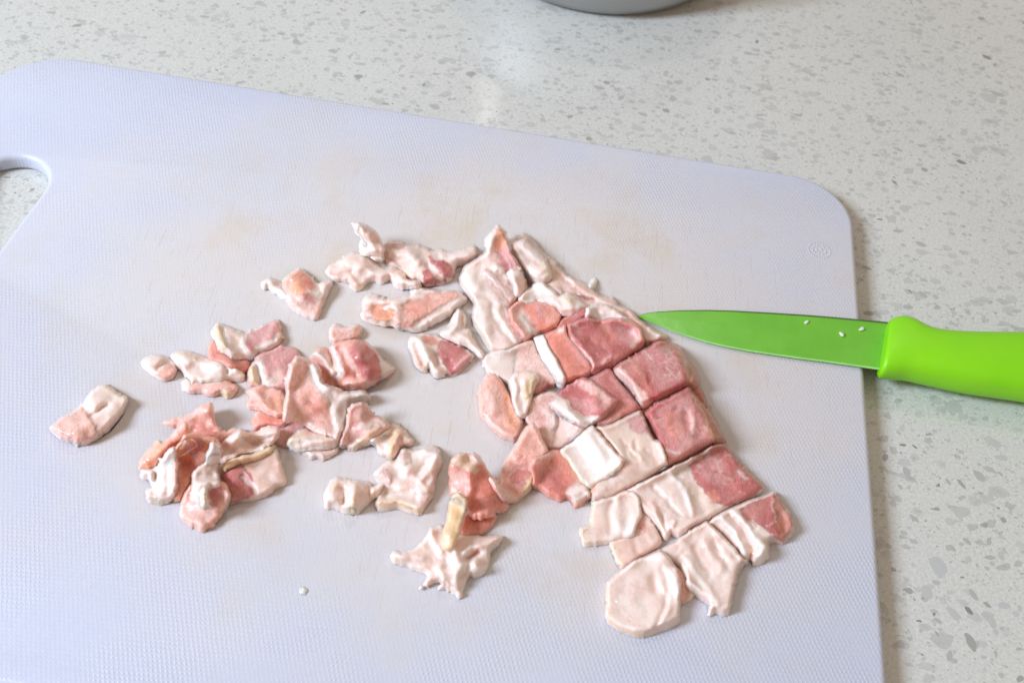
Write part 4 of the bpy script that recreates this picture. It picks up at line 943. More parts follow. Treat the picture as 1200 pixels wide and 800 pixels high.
# --- in front of the slab
s_ = [sheet([(458, 650.6), (462, 646), (474, 646), (485.6, 643.5), (497.5, 631.6), (507, 618.6), (519, 615), (530, 622), (545, 626), (561.6, 628), (589, 626.5), (587, 634), (573.5, 646), (574, 658), (569, 672), (558, 678), (550, 674), (545, 684), (540, 703), (531, 693), (521, 690), (512, 689), (518, 683), (505, 681.5), (489, 692), (501, 679), (502, 674), (488, 667), (471, 662.5), (461, 660)],
            'F', 3.0, [('T', -4, [(470, 656), (500, 640), (514, 622)], .6), ('C', -4, [(459, 650), (464, 656)], .6), ('W', 4, [(512, 660), (530, 650), (545, 640), (560, 655), (545, 680), (520, 684)], .7), ('s', -2.5, [(548, 654), (560, 645)], .9), ('p', -4, [(580, 629), (565, 634)], .6), ('T', -3, [(520, 640), (528, 664)], .6), ('T', -2, [(536, 664), (530, 676)], .5)],
            [(2.4, 5, [(528, 632), (534, 656)]), (-1.6, 3, [(524, 640), (524, 664)]), (2.0, 4, [(514, 664), (520, 680)]), (-2.4, 3, [(548, 654), (561, 645)]), (2.2, 4, [(556, 660), (566, 668)]), (1.8, 4, [(560, 640), (582, 630)]), (1.6, 4, [(468, 652), (495, 650)]), (1.4, 4, [(505, 625), (515, 645)]), (1.8, 4, [(540, 662), (534, 680)]), (-1.4, 2.5, [(545, 662), (540, 690)]), (1.5, 3, [(545, 648), (550, 640)])], lump=1.1, rag=1.1),]
piece('bacon_piece', 'shredded heap of white fat lying in front of the slab', s_, LG)
s_ = [sheet([(544, 600), (560, 600), (584, 600), (580, 612), (566.4, 624.5), (545, 627), (537, 622)], 's', 2.2, [('r', -5, [(548, 612), (570, 608)], .5)], lump=.3),
      sheet([(526, 548.5), (529.6, 538), (539, 530.5), (549.8, 533), (555, 530), (564, 536.5), (571, 553), (583, 565), (593, 584), (595, 596), (583, 599), (571, 605.5), (552, 607), (545, 590), (536, 582), (528, 582), (527, 565)],
            's', 3.2, [('C', 2, [(529, 541), (538, 530), (548, 534), (560, 548), (556, 556), (545, 548), (534, 546)], .8), ('F', -4, [(553, 533), (560, 540)]), ('p', 4, [(530, 550), (544, 550), (550, 572), (540, 582), (529, 578)], .8), ('r', 5, [(556, 570), (574, 564), (588, 584), (576, 600), (560, 600)], .4), ('W', -3, [(532, 574), (536, 582)])],
            [(1.6, 4, [(552, 540), (552, 570), (548, 588)]), (2.0, 3, [(554, 533), (560, 540)]), (-1.0, 3, [(549, 536), (552, 546)])], lift=[(538, 534, 12), (556, 540, 10), (532, 575, 7), (575, 570, 5), (590, 595, 1.5), (555, 604, 2)], lump=.45, rag=.7),
      sheet([(528, 581), (538, 576), (547, 586), (545, 601), (539, 620), (532, 641), (524, 647), (516.5, 641), (521, 622), (526, 601)], 'R', 2.6, [('C', 2, [(526, 580), (547, 580), (546, 588), (527, 590)], .8), ('C', -3, [(544, 592), (536, 622)], .7), ('C', -3, [(522, 640), (527, 605)], .5)], lift=[(536, 580, 4), (530, 615, 5), (524, 645, 1)], r=4, lump=.2, z0=.4)]
piece('bacon_piece', 'upright salmon slice with a smooth yellow rind strap hanging in front', s_, LG)

DEF.update(rag=0.45, dome=0.15, lump=0.65, ridge=0.62, fatc=0.26, grow=1.9, q=0.10, sharp=0.25, flop=0.2, rw=1.05, spike=0.5, thin=0.95, tv=0.2)
SG = 'pieces of the bacon slab cut in place'
# --- lower rasher seen through the cuts, and the fat rim behind
s_ = [sheet([(655, 470), (690, 448), (720, 432), (770, 408), (798, 412), (812, 440), (820, 455), (843, 505), (846, 520), (806, 542), (760, 562), (735, 560), (700, 545), (672, 510)], 'd', 5.5, [('r', 5, [(700, 480), (740, 450), (790, 470), (760, 520)], .5), ('N', -5, [(800, 412), (820, 455), (845, 516)], .6)], lump=.3),
      sheet([(640, 400), (680, 372), (700, 380), (756, 405), (716, 434), (690, 446), (664, 455)], 'd', 3.0, lump=.3)]
piece('bacon_rasher', 'dark red lower rasher showing in the cuts between the squares', s_)
s_ = [sheet([(596, 282), (615, 274), (625, 282.5), (634, 294), (650, 307), (652, 312.5), (667, 324), (680, 331), (688, 334), (702, 346), (714, 350), (718, 350), (723, 357), (737, 363), (746, 372), (757, 381), (770, 388), (781, 394), (779, 399), (768, 404), (756, 404), (748, 388), (720, 374), (690, 372), (660, 372), (640, 350), (612, 320), (600, 300)],
            'T', 4.2, [('E', -2.5, [(597, 281), (615, 275), (625, 284)], .9), ('G', -4, [(634, 296), (650, 312), (672, 330)], .7), ('F', -2.5, [(664, 326), (678, 340), (692, 352)]), ('a', -3, [(655, 318), (668, 334), (688, 350)], .7), ('d', -2, [(677, 346), (690, 350), (696, 352)], .8), ('F', -2.5, [(690, 343), (720, 362), (742, 374)], .6), ('s', -3, [(728, 366), (746, 378), (756, 386)], .7), ('F', -4, [(756, 388), (779, 396)], .9), ('m', -2, [(762, 400), (770, 398)], .6), ('p', 2, [(645, 336), (655, 332), (663, 342), (658, 348)], .9)],
            [(1.4, 2.5, [(660, 320), (690, 344), (716, 358)]), (-1.8, 2, [(676, 345), (696, 352)]), (-1.2, 2, [(650, 316), (668, 334)]), (1.2, 2.5, [(740, 372), (772, 393)]), (1.4, 3, [(650, 338), (658, 343)]), (-1.2, 2, [(734, 366), (756, 385)])], lump=.6, rag=.7)]
piece('bacon_piece', 'long ragged fat rim running behind the squares to the knife tip', s_, SG)
s_ = [sheet([(597, 285), (605, 283), (615, 280), (625, 288), (631, 294), (640, 306), (647, 325), (639, 331), (629, 331), (617.5, 320), (610, 315), (600, 302)],
            'G', 3.4, [('F', -3, [(604, 288), (620, 306), (632, 318)], .8), ('W', -2.5, [(612, 284), (628, 300), (640, 314)], .8), ('a', -2, [(608, 286), (622, 302), (634, 314)], .6), ('C', -4, [(636, 310), (642, 318)], .8), ('F', -3, [(624, 322), (640, 324)]), ('E', -2.5, [(600, 283), (615, 279), (626, 288)], .6)],
            [(0.9, 2, [(602, 290), (616, 308)]), (-0.8, 1.6, [(606, 288), (622, 306)]), (0.9, 2, [(612, 286), (630, 306)]), (1.5, 4, [(628, 322), (641, 312)]), (-1.2, 2.5, [(619, 318), (632, 324)])], lump=.5)]
piece('bacon_piece', 'striated greyish fat block at the far end of the slab', s_, SG)
s_ = [sheet([(539, 325), (546, 312.5), (559, 304), (570, 296), (569, 281), (576, 272), (584, 265.5), (591, 271), (595, 281), (598, 297.5), (610, 314), (613, 322), (611, 350), (603, 356), (596, 362.5), (604, 376), (618, 399), (606, 405), (600, 410), (590, 414.5), (576, 413), (566, 396), (557.5, 382.5), (555, 369), (557, 356), (549, 344), (541, 334)],
            'F', 4.0, [('o', 3, [(579, 282), (584, 268), (591, 271), (596, 284), (590, 296), (580, 296)], .9), ('v', 3, [(585, 290), (596, 287), (608, 312), (592, 318), (584, 306)]), ('r', 3, [(588, 314), (606, 314), (612, 326), (610, 346), (600, 338)], .85), ('c', 3, [(572, 300), (584, 298), (588, 308), (576, 310)], .5),
                       ('a', 3, [(564, 312), (577, 316), (592, 332), (606, 346), (596, 358), (586, 352), (572, 334)], .85), ('F', -2, [(570, 320), (590, 340), (598, 352)], .6), ('p', 3, [(585, 354), (596, 360), (612, 378), (617, 396), (606, 400), (594, 382)], .85), ('m', 3, [(598, 380), (608, 382), (615, 396), (604, 396)], .45), ('C', -5, [(558, 384), (572, 408)], .45), ('G', 4, [(565, 372), (580, 378), (594, 400), (580, 404)], .5), ('W', -4, [(545, 322), (556, 340)]), ('W', -4, [(580, 312), (588, 316)]), ('W', -3, [(573, 272), (571, 292)], .8)],
            [(2.0, 8, [(550, 318), (556, 338)]), (-1.6, 3, [(552, 342), (572, 346), (580, 356)]), (-1.6, 2.5, [(578, 356), (580, 370), (592, 390), (602, 406)]), (1.4, 4, [(582, 356), (586, 372), (600, 394)]), (1.0, 3, [(568, 318), (586, 336), (602, 350)]), (-1.2, 2.5, [(584, 318), (598, 334), (606, 348)]), (2.2, 4, [(580, 312), (587, 316)]), (1.6, 4, [(576, 278), (573, 296)]), (-1.6, 5, [(588, 290), (596, 308)]), (1.2, 6, [(562, 362), (572, 392)])], lift=[(584, 268, 7), (594, 290, 4), (548, 325, 1), (605, 330, 1), (575, 405, 0), (600, 395, 1)], lump=.6)]
s_ += [sheet([(595, 320), (599, 316), (610, 318), (616, 334), (618, 342), (611, 350), (605, 348), (602, 334)], 'F', 2.4, [('W', -3, [(598, 319), (604, 324)]), ('o', -3, [(616, 328), (616, 342)], .8), ('p', -3, [(606, 326), (609, 344)], .6)], [(1.2, 3, [(602, 322), (609, 344)])], lump=.4)]
piece('bacon_piece', 'uncut folded end of the slab with broad white fat band and orange curled tip', s_, SG)
s_ = [sheet([(596, 362.5), (607, 353), (627, 352), (646, 357), (659, 369), (656, 380), (654, 386), (643, 391), (632.5, 393), (625, 398), (616, 401), (609, 391), (600, 378)],
            's', 4.2, [('p', 3, [(597, 362), (610, 355), (618, 370), (630, 388), (618, 400), (606, 388)], .9), ('v', 4, [(625, 354), (640, 357), (640, 372), (630, 376)], .7), ('c', 4, [(640, 364), (656, 372), (652, 386), (640, 390)], .6), ('W', -4, [(611, 370), (620, 384), (632, 394)], .85), ('m', 3, [(602, 380), (610, 384), (616, 397), (608, 392)], .5)], [(1.0, 3, [(611, 370), (622, 386)]), (1.2, 8, [(632, 362), (646, 376)]), (-1.0, 3, [(618, 372), (630, 384)])], lump=.35),
      sheet([(654, 386), (661, 372), (672, 366), (680, 360), (691, 361), (692, 371), (676, 379), (662, 387)], 'm', 3.0, [('r', 3, [(655, 386), (663, 372), (670, 374), (664, 386)], .7)], lump=.35)]
piece('bacon_piece', 'rounded coral roll of lean beside the uncut end of the slab', s_, SG)
s_ = [sheet([(609, 352), (612, 345), (617, 341), (630, 331), (637.5, 332), (649, 341), (655, 347), (665, 344), (676, 349), (681, 354), (688, 359), (679, 362), (671, 369), (659, 368), (652, 359), (640, 354), (628, 352), (617, 356)],
            'F', 3.0, [('W', -5, [(618, 350), (632, 337), (644, 342)]), ('p', -3, [(626, 350), (640, 352)], .5), ('C', -5, [(660, 348), (672, 352)], .7), ('R', -2, [(666, 350), (668, 354)], .6), ('T', -4, [(654, 356), (658, 366)], .6)], [(1.6, 5, [(622, 342), (640, 342)]), (-1.4, 2.5, [(618, 350), (640, 348), (652, 352)]), (1.8, 5, [(666, 352), (672, 362)]), (-1.0, 2, [(656, 350), (660, 362)])], lump=.8, rag=.8)]
piece('bacon_piece', 'crinkled clump of white fat on top of the coral roll', s_, SG)
# --- squares, far row
s_ = [sheet([(566, 424), (568, 417), (580, 412), (597, 410), (608, 404), (625, 398), (631, 415), (643, 431), (654, 445), (650, 453), (642, 453), (631, 464), (622, 460), (605, 456), (590, 448), (572, 437)],
            'p', 3.0, [('F', 3, [(564, 424), (568, 415), (597, 409), (608, 407), (606, 424), (604, 440), (596, 450), (570, 438)]), ('W', -5, [(574, 420), (590, 428)], .6), ('m', 4, [(622, 450), (640, 446), (650, 452), (634, 464)], .6), ('d', -3, [(632, 462), (644, 453), (652, 452)], .7), ('F', -1.5, [(610, 420), (622, 430), (640, 440)], .5)], [(-.6, 3, [(606, 412), (604, 436)]), (-.8, 2, [(610, 402), (624, 400)])], lump=.35)]
piece('bacon_piece', 'flat bacon square, half white fat half pale pink, under the tan rind nub', s_, SG)
s_ = [sheet([(636, 394), (654, 386), (662.5, 380.5), (666, 394), (677.5, 405), (688, 419), (694.5, 430), (693, 438), (687.5, 444), (676, 446), (663, 452), (658, 446), (650, 432), (640, 413)],
            's', 4.2, [('r', 6, [(646, 400), (668, 412), (684, 430), (676, 440), (658, 424)], .5), ('v', 4, [(664, 396), (680, 410), (690, 428), (680, 428), (668, 412)], .6), ('W', -3, [(657, 388), (662, 386)], .8), ('p', -3, [(680, 440), (691, 436)], .5)], [(.8, 3, [(666, 400), (690, 430)])], r=4, lump=.4),
      sheet([(626, 395.5), (637, 393.5), (643, 407.5), (655, 427.5), (661, 441), (662.5, 447), (660, 454.5), (654, 452), (650, 440), (637, 422), (630, 408)], 'W', 2.4, [('F', -3, [(636, 396), (650, 422), (660, 440)], .5)], [(.8, 3, [(632, 400), (656, 448)])], z0=.3, lump=.3)]
piece('bacon_piece', 'smooth salmon bacon square with a thick white fat strip down one side', s_, SG)
s_ = [sheet([(687, 374), (688, 361), (699, 356.5), (710, 358), (722, 363), (730, 370), (742, 377), (730, 382), (705, 382)], 'W', 3.0, [('F', -4, [(705, 360), (726, 372)], .7), ('C', -3, [(712, 360), (726, 366)], .3)], [(1.2, 4, [(692, 364), (698, 374)]), (-1.0, 2.5, [(700, 362), (702, 376)])], lump=.6),
      sheet([(665, 381), (676, 376), (690, 372), (702.5, 376), (716, 373.5), (727.5, 373), (742.5, 377), (751.5, 386), (754.5, 399), (753, 408), (738, 418), (726, 425.5), (715, 432), (697.5, 438.5), (692.5, 435.5), (695, 429), (681, 411), (668, 395)],
            'm', 4.4, [('v', 4, [(720, 380), (740, 384), (748, 396), (744, 408), (726, 400)], .8), ('F', -3, [(740, 388), (746, 398), (742, 408)], .7), ('s', 4, [(700, 376), (712, 378), (722, 398), (714, 400), (704, 390)], .6), ('c', -4, [(728, 376), (746, 382), (753, 398)], .7), ('c', -4, [(720, 424), (740, 412), (752, 404)], .5), ('F', -2.5, [(668, 396), (682, 412), (694, 428)], .7), ('p', -3, [(714, 416), (706, 428)], .6)],
            [(-2.2, 5, [(704, 378), (716, 392)]), (1.6, 4, [(718, 375), (742, 381), (752, 396)]), (-1.4, 1.8, [(690, 396), (697, 404)]), (-1.6, 1.8, [(702, 405), (712, 412), (714, 416)]), (1.0, 3, [(712, 416), (704, 428)]), (-1.4, 1.5, [(720, 420), (721, 422)]), (-1.2, 2.5, [(665, 390), (668, 397)])], r=3, lump=.5)]
piece('bacon_piece', 'dimpled mauve bacon square with a curled far rim beside the knife tip', s_, SG)
s_ = [sheet([(720, 431), (745, 416), (770, 401), (778, 400.5), (790, 403), (797.5, 409), (805, 419), (812.5, 431), (819.5, 446), (815, 454), (806, 453), (790, 461.5), (770, 471), (752, 478), (748, 470), (739, 455), (720, 438)],
            'm', 5.0, [('v', 5, [(755, 415), (780, 404), (796, 420), (800, 446), (775, 458), (760, 440)], .6), ('p', 3, [(719, 434), (728, 430), (742, 446), (754, 460), (764, 470), (752, 479), (738, 456)], .9), ('F', -2.5, [(722, 437), (740, 455), (751, 474)], .7), ('s', -5, [(740, 425), (752, 440), (760, 458)], .6), ('N', 2, [(801, 412), (806, 419), (820, 446), (816, 455), (806, 452), (807, 436)], .85), ('c', -2, [(796, 410), (804, 425), (806, 444)], .6), ('W', -1.2, [(753, 412), (766, 420)], .42), ('W', -1.2, [(779, 424), (785, 436), (793, 443), (798, 434)], .42), ('W', -1.1, [(783, 412), (794, 420), (803, 424)], .42), ('W', -1.0, [(786, 414), (791, 411)], .42), ('d', -1.5, [(753, 428), (760, 438), (762, 446)], .8)],
            [(-1.6, 1.8, [(752, 427), (759, 437), (762, 448)]), (-1.0, 1.5, [(745, 420), (746, 424)]), (-1.6, 3, [(804, 418), (808, 436), (810, 450)])], r=2.5, sm=1, lump=.4)]
piece('bacon_piece', 'thick mauve bacon square with white veins and a brown edge, nearest the blade', s_, SG)
# --- middle
s_ = [sheet([(615, 489), (623, 467), (634, 461), (646, 458.5), (657, 462), (668, 478), (686, 501), (676, 512), (657, 527), (645, 529), (636, 517), (627, 502), (618, 497)],
            'p', 2.8, [('a', 4, [(622, 470), (640, 470), (640, 490), (626, 494)], .7), ('T', 3, [(656, 478), (684, 502), (657, 526), (645, 526), (652, 500)], .7), ('G', 4, [(655, 502), (670, 498), (662, 518), (650, 520)], .6), ('F', -4, [(640, 481), (648, 486), (650, 496), (643, 508)]), ('m', -3, [(660, 486), (682, 500)], .6), ('m', -4, [(632, 488), (634, 498)], .5)], [(1.6, 4, [(638, 480), (649, 487), (649, 498), (642, 512)]), (-1.2, 2.5, [(655, 486), (650, 512)]), (-.8, 3, [(630, 476), (644, 472)])], lump=.4)]
piece('bacon_piece', 'pale translucent piece with a curved white fat line in the middle of the slab', s_, SG)
s_ = [sheet([(688, 446), (714, 432), (722, 445), (740, 467), (750, 479), (728, 491), (713, 500), (700, 500), (692, 480)], 'm', 3.2, [('s', 4, [(715, 470), (735, 468), (746, 480), (724, 490)], .5), ('p', -3, [(708, 497), (726, 488)], .7), ('v', -3, [(716, 440), (736, 466)], .5)], r=2.5, lump=.35),
      sheet([(642.5, 471), (652, 465), (656, 459), (666, 452), (676, 445), (684, 443.5), (694, 447), (706, 456), (715, 465), (724, 469), (718, 479), (704, 491), (694, 498), (685, 502), (666, 491.5), (650, 481.5)],
            'm', 2.6, [('p', 4, [(676, 446), (694, 448), (716, 466), (710, 478), (700, 464), (684, 456)], .7), ('v', 4, [(668, 466), (690, 466), (702, 478), (690, 488), (672, 478)], .7), ('F', 2, [(642, 472), (652, 464), (664, 469), (670, 480), (692, 489), (704, 488), (694, 499), (685, 502), (664, 491)]), ('W', -4, [(648, 473), (668, 486), (686, 496)]), ('r', -2, [(697, 466), (694, 470)], .7)], [(1.2, 4, [(648, 473), (668, 487), (686, 497)]), (-.8, 2, [(704, 462), (712, 474)])], lump=.45, rag=.8)]
piece('bacon_piece', 'thin mauve flap with a broad white fat edge lying over a red square', s_, SG)
s_ = [sheet([(755, 485), (770, 473), (789, 464), (806, 454.5), (813, 463), (823, 474), (838, 496), (850.5, 518), (838, 521.5), (820, 530.5), (795, 544.5), (783, 550), (779, 533), (772, 514), (762, 496)],
            'm', 5.0, [('v', 5, [(770, 480), (806, 460), (830, 500), (820, 520), (790, 535), (776, 510)], .7), ('s', 4, [(776, 486), (790, 480), (800, 505), (790, 520), (780, 505)], .6), ('N', 2.5, [(812, 462), (824, 474), (840, 497), (851, 519), (838, 521), (830, 502), (818, 478)], .9), ('c', -2, [(811, 464), (824, 484), (836, 512)], .7), ('F', -2.5, [(802, 476), (812, 490), (812, 506)], .6), ('r', -3, [(804, 486), (806, 504)], .7), ('F', -2.5, [(779, 528), (796, 530)], .7), ('r', 3, [(782, 542), (800, 532), (820, 526), (820, 531), (795, 545), (783, 550)], .7), ('C', -2, [(826, 500), (829, 504)], .7)],
            [(-1.2, 3, [(803, 484), (807, 504)]), (-1.2, 1.5, [(789, 479), (794, 476)]), (-1.4, 1.5, [(817, 512), (822, 510)]), (1.0, 3, [(811, 482), (814, 500)]), (-2.4, 3.5, [(818, 470), (834, 494), (844, 514)])], r=2.5, lump=.5)]
piece('bacon_piece', 'pitted mauve bacon square with a glossy brown outer edge in the middle of the slab', s_, SG)
s_ = [sheet([(698, 501), (714, 499), (728, 492), (749, 482), (755, 491), (760, 505), (766, 516), (774, 517), (779, 530), (783, 546), (768, 557), (733, 576), (714, 585.5), (694, 588.5), (690, 575), (700, 565), (715, 550), (728, 540), (718, 526), (704, 508)],
            'B', 4.0, [('v', 2.5, [(734, 491), (749, 483), (756, 496), (761, 508), (748, 509), (740, 503)]), ('F', -4, [(722, 497), (734, 500)], .8), ('F', -3, [(756, 510), (764, 512)], .8), ('F', -2.5, [(768, 518), (776, 534), (778, 548)], .8), ('F', -3, [(752, 546), (766, 548)], .7), ('r', -3, [(735, 574), (756, 562), (772, 551)], .7), ('F', 3, [(692, 582), (704, 566), (722, 556), (732, 562), (714, 584), (694, 588)], .7), ('T', -3, [(752, 520), (768, 542)], .7), ('c', -4, [(722, 550), (732, 548)], .8), ('o', -3, [(692, 576), (698, 568)], .6)],
            [(-1.8, 1.5, [(735, 521), (742, 532), (746, 536)]), (-1.4, 1.5, [(744, 515), (746, 526)]), (-1.0, 2, [(756, 528), (770, 542)]), (1.2, 2.5, [(768, 520), (776, 540)]), (-1.0, 1.6, [(728, 515), (738, 540)]), (1.0, 2.5, [(740, 524), (756, 544)]), (1.0, 4, [(700, 576), (724, 562)])], r=2.5, lump=.5)]
piece('bacon_piece', 'beige fatty bacon square with slits and a pink corner next to the pitted square', s_, SG)
s_ = [sheet([(560.6, 459), (571, 438.5), (580, 438.5), (587, 446), (596, 461), (603, 479), (612, 493), (609.5, 506), (604, 517), (591, 513), (580, 506), (571, 494), (563.5, 488), (562, 470)],
            'c', 3.4, [('p', 4, [(565, 462), (576, 446), (586, 460), (588, 490), (580, 500), (568, 488)], .6), ('o', 3, [(584, 443), (598, 464), (606, 486), (608, 508), (596, 504), (592, 480), (588, 460)], .85), ('F', -2, [(569, 490), (580, 500), (600, 516)], .6)], [(2.0, 7, [(574, 448), (578, 480)]), (-1.4, 3, [(594, 470), (602, 490)]), (-.8, 3, [(590, 500), (604, 508)])], lump=.5)]
piece('bacon_piece', 'wet coral pink lean piece leaning on the front edge of the slab', s_, SG)
s_ = [sheet([(596, 446), (603, 438), (615, 435.5), (627.5, 437), (630.5, 444), (626, 453), (623, 465), (620, 476), (615.5, 488), (610, 489.5), (605, 484), (601, 470), (598.5, 456)],
            'F', 3.6, [('W', -4, [(602, 445), (604, 462), (609, 484)]), ('R', 3, [(622, 440), (630, 442), (624, 458), (618, 472), (612, 466), (612, 452)], .75), ('C', -3, [(610, 440), (620, 440)], .6), ('R', -2, [(629, 440), (625, 452)], .7)], [(1.4, 3, [(603, 443), (605, 464)]), (-1.0, 2, [(608, 444), (608, 462)]), (1.4, 3, [(614, 446), (616, 466)]), (-1.0, 2, [(612, 474), (612, 486)])], lump=.5)]
piece('bacon_piece', 'fat nub with tan rind folds standing on the slab edge', s_, SG)
s_ = [sheet([(573, 559.5), (580, 563), (587, 568), (586, 556), (593, 539), (607, 518), (617, 500.5), (625, 495.5), (634, 514), (642, 530), (629, 549), (626, 560), (621, 573), (604, 587.5), (590, 587), (581, 574)],
            'c', 3.0, [('m', 5, [(596, 552), (618, 536), (626, 552), (612, 572), (598, 568)], .7), ('p', -3, [(594, 540), (608, 518), (620, 500)], .7), ('F', -4, [(576, 562), (590, 578), (604, 584)], .7), ('R', 2, [(612, 576), (616, 564), (626, 554), (624, 570), (614, 580)]), ('o', -3, [(622, 500), (632, 516)], .5), ('W', -1.2, [(596, 558), (604, 549), (614, 548)], .42)], [(1.0, 4, [(618, 508), (604, 534)]), (-1.2, 3, [(590, 570), (604, 574)])], lift=[(622, 500, 4), (640, 530, 3), (590, 560, 1.5), (600, 585, 0)], lump=.45)]
piece('bacon_piece', 'triangular coral lean piece pointing up against the slab front', s_, SG)
s_ = [sheet([(619.5, 549), (626, 538.5), (647.5, 527), (659, 528), (666, 536), (679, 560), (688, 566), (692, 580), (683, 589.5), (674, 594), (670, 586), (661, 583), (656, 587), (640, 579.5), (631, 572), (625, 570), (625, 557)],
            's', 3.0, [('m', 5, [(628, 552), (652, 546), (668, 570), (656, 580), (636, 570)], .6), ('p', -4, [(626, 542), (650, 530)], .7), ('F', 3, [(664, 574), (678, 564), (688, 568), (692, 580), (674, 594)], .9), ('R', -2.5, [(662, 532), (672, 548), (680, 562)], .7), ('W', -3, [(676, 572), (674, 584)], .8)], [(1.4, 4, [(672, 580), (684, 572)]), (-.8, 3, [(650, 560), (664, 572)])], lump=.45, rag=.7)]
piece('bacon_piece', 'rough salmon bacon square with a frayed white corner at the slab front', s_, SG)
s_ = [sheet([(656, 528), (672.5, 518), (686, 505), (694, 499), (703, 508), (720, 529), (732, 540), (726, 549), (711, 560), (690, 572), (679, 561), (670, 545)],
            'W', 3.4, [('F', 5, [(668, 530), (684, 520), (702, 548), (690, 560)], .6), ('R', -2, [(658, 530), (670, 546), (680, 562), (689, 571)], .8), ('c', -3, [(698, 502), (714, 522), (730, 540)], .8), ('C', -2.5, [(728, 546), (712, 558), (694, 570)], .6)], [(1.6, 8, [(690, 512), (706, 545)]), (-.8, 5, [(680, 528), (690, 552)])], r=4, lump=.25)]
piece('bacon_piece', 'glossy white square of fat with orange rind edges', s_, SG)
# --- lower strips
s_ = [sheet([(714, 635), (735, 628), (745, 612), (750, 597), (758, 599), (766, 614), (775.5, 635), (768, 644), (745, 656), (729, 667.5), (723, 659), (718, 645)],
            'T', 3.0, [('F', -5, [(740, 640), (766, 632)], .7), ('C', -4, [(718, 640), (726, 662)], .9), ('s', 3, [(748, 600), (756, 602), (758, 625), (746, 620)], .8), ('p', -3, [(732, 662), (752, 652), (768, 642)], .5)], [(-.8, 3, [(742, 634), (748, 648)]), (.8, 4, [(756, 620), (768, 636)])], r=2.5, lump=.35)]
piece('bacon_piece', 'translucent bacon tab with a cream rind end sticking out under a fat flap', s_, SG)
s_ = [sheet([(733, 575.5), (750, 567), (764, 560), (790, 546), (812.5, 535.5), (837.5, 521.5), (850, 521), (865, 542), (882.5, 558.5), (895, 570.5), (893, 575), (880, 584.5), (857.5, 595), (836, 607), (815, 618), (796, 630.5), (786, 624), (780, 633), (774, 620), (771, 616), (762, 606), (750, 596), (744, 580)],
            'F', 4.2, [('m', 3, [(806, 545), (820, 534), (838, 521), (851, 521), (896, 571), (880, 584), (850, 594), (838, 590), (826, 574), (812, 562)]), ('v', 5, [(815, 545), (835, 530), (850, 545), (845, 570), (825, 565)], .6), ('B', 3, [(800, 555), (812, 562), (828, 578), (840, 594), (818, 606), (808, 592)], .9), ('s', 3, [(828, 576), (838, 574), (844, 586), (834, 590)], .8), ('N', -2.5, [(852, 522), (870, 546), (894, 572)], .7), ('W', -4, [(788, 556), (802, 572), (811, 598)]), ('W', -4, [(762, 588), (770, 610)]), ('T', 3, [(745, 580), (762, 580), (778, 600), (770, 608), (752, 594)], .7), ('W', -3, [(782, 616), (790, 612)]), ('G', -4, [(796, 624), (815, 612), (834, 604)], .7), ('p', -2, [(764, 572), (790, 592)], .6), ('d', -1.2, [(838, 552), (850, 554), (860, 558)], .8), ('r', -3, [(854, 560), (862, 574)], .6), ('F', -3, [(866, 552), (874, 560)], .6)],
            [(1.8, 3, [(786, 554), (802, 571), (811, 600)]), (-1.4, 2, [(764, 570), (780, 584), (796, 602)]), (2.0, 3.5, [(764, 590), (771, 612)]), (1.8, 3, [(782, 628), (790, 612)]), (-1.6, 2.5, [(775, 604), (780, 622)]), (-1.0, 2.5, [(792, 556), (806, 576)]), (-1.2, 1.5, [(838, 552), (862, 559)]), (-1.0, 5, [(818, 580), (824, 598)]), (1.0, 3, [(796, 620), (816, 610)])], r=2.5, lump=.6)]
piece('bacon_piece', 'long slab strip with mauve lean at one end and crumpled fat at the other', s_, SG)
s_ = [sheet([(680.5, 627), (681, 619), (692.5, 615.5), (693, 600), (695, 588), (714, 584), (732.5, 575), (742.5, 577), (749.5, 585), (751, 604), (745.5, 616), (741.5, 628), (730, 629.5), (714, 635), (685, 639.5)],
            'F', 3.0, [('C', -4, [(694, 590), (692, 616), (682, 622), (684, 638)], .9), ('T', 4, [(696, 600), (716, 594), (720, 622), (700, 630)], .45), ('T', -5, [(738, 582), (744, 600)], .7), ('R', -3, [(740, 584), (738, 592)], .4), ('W', -4, [(722, 614), (740, 624)])], [(1.4, 5, [(724, 584), (722, 604), (726, 620)]), (-1.0, 3, [(716, 588), (714, 624)]), (1.2, 4, [(742, 590), (742, 614)])], lump=.45, rag=.7)]
piece('bacon_piece', 'fat flap with cream rind along its outer edge, covering the translucent tab', s_, SG)
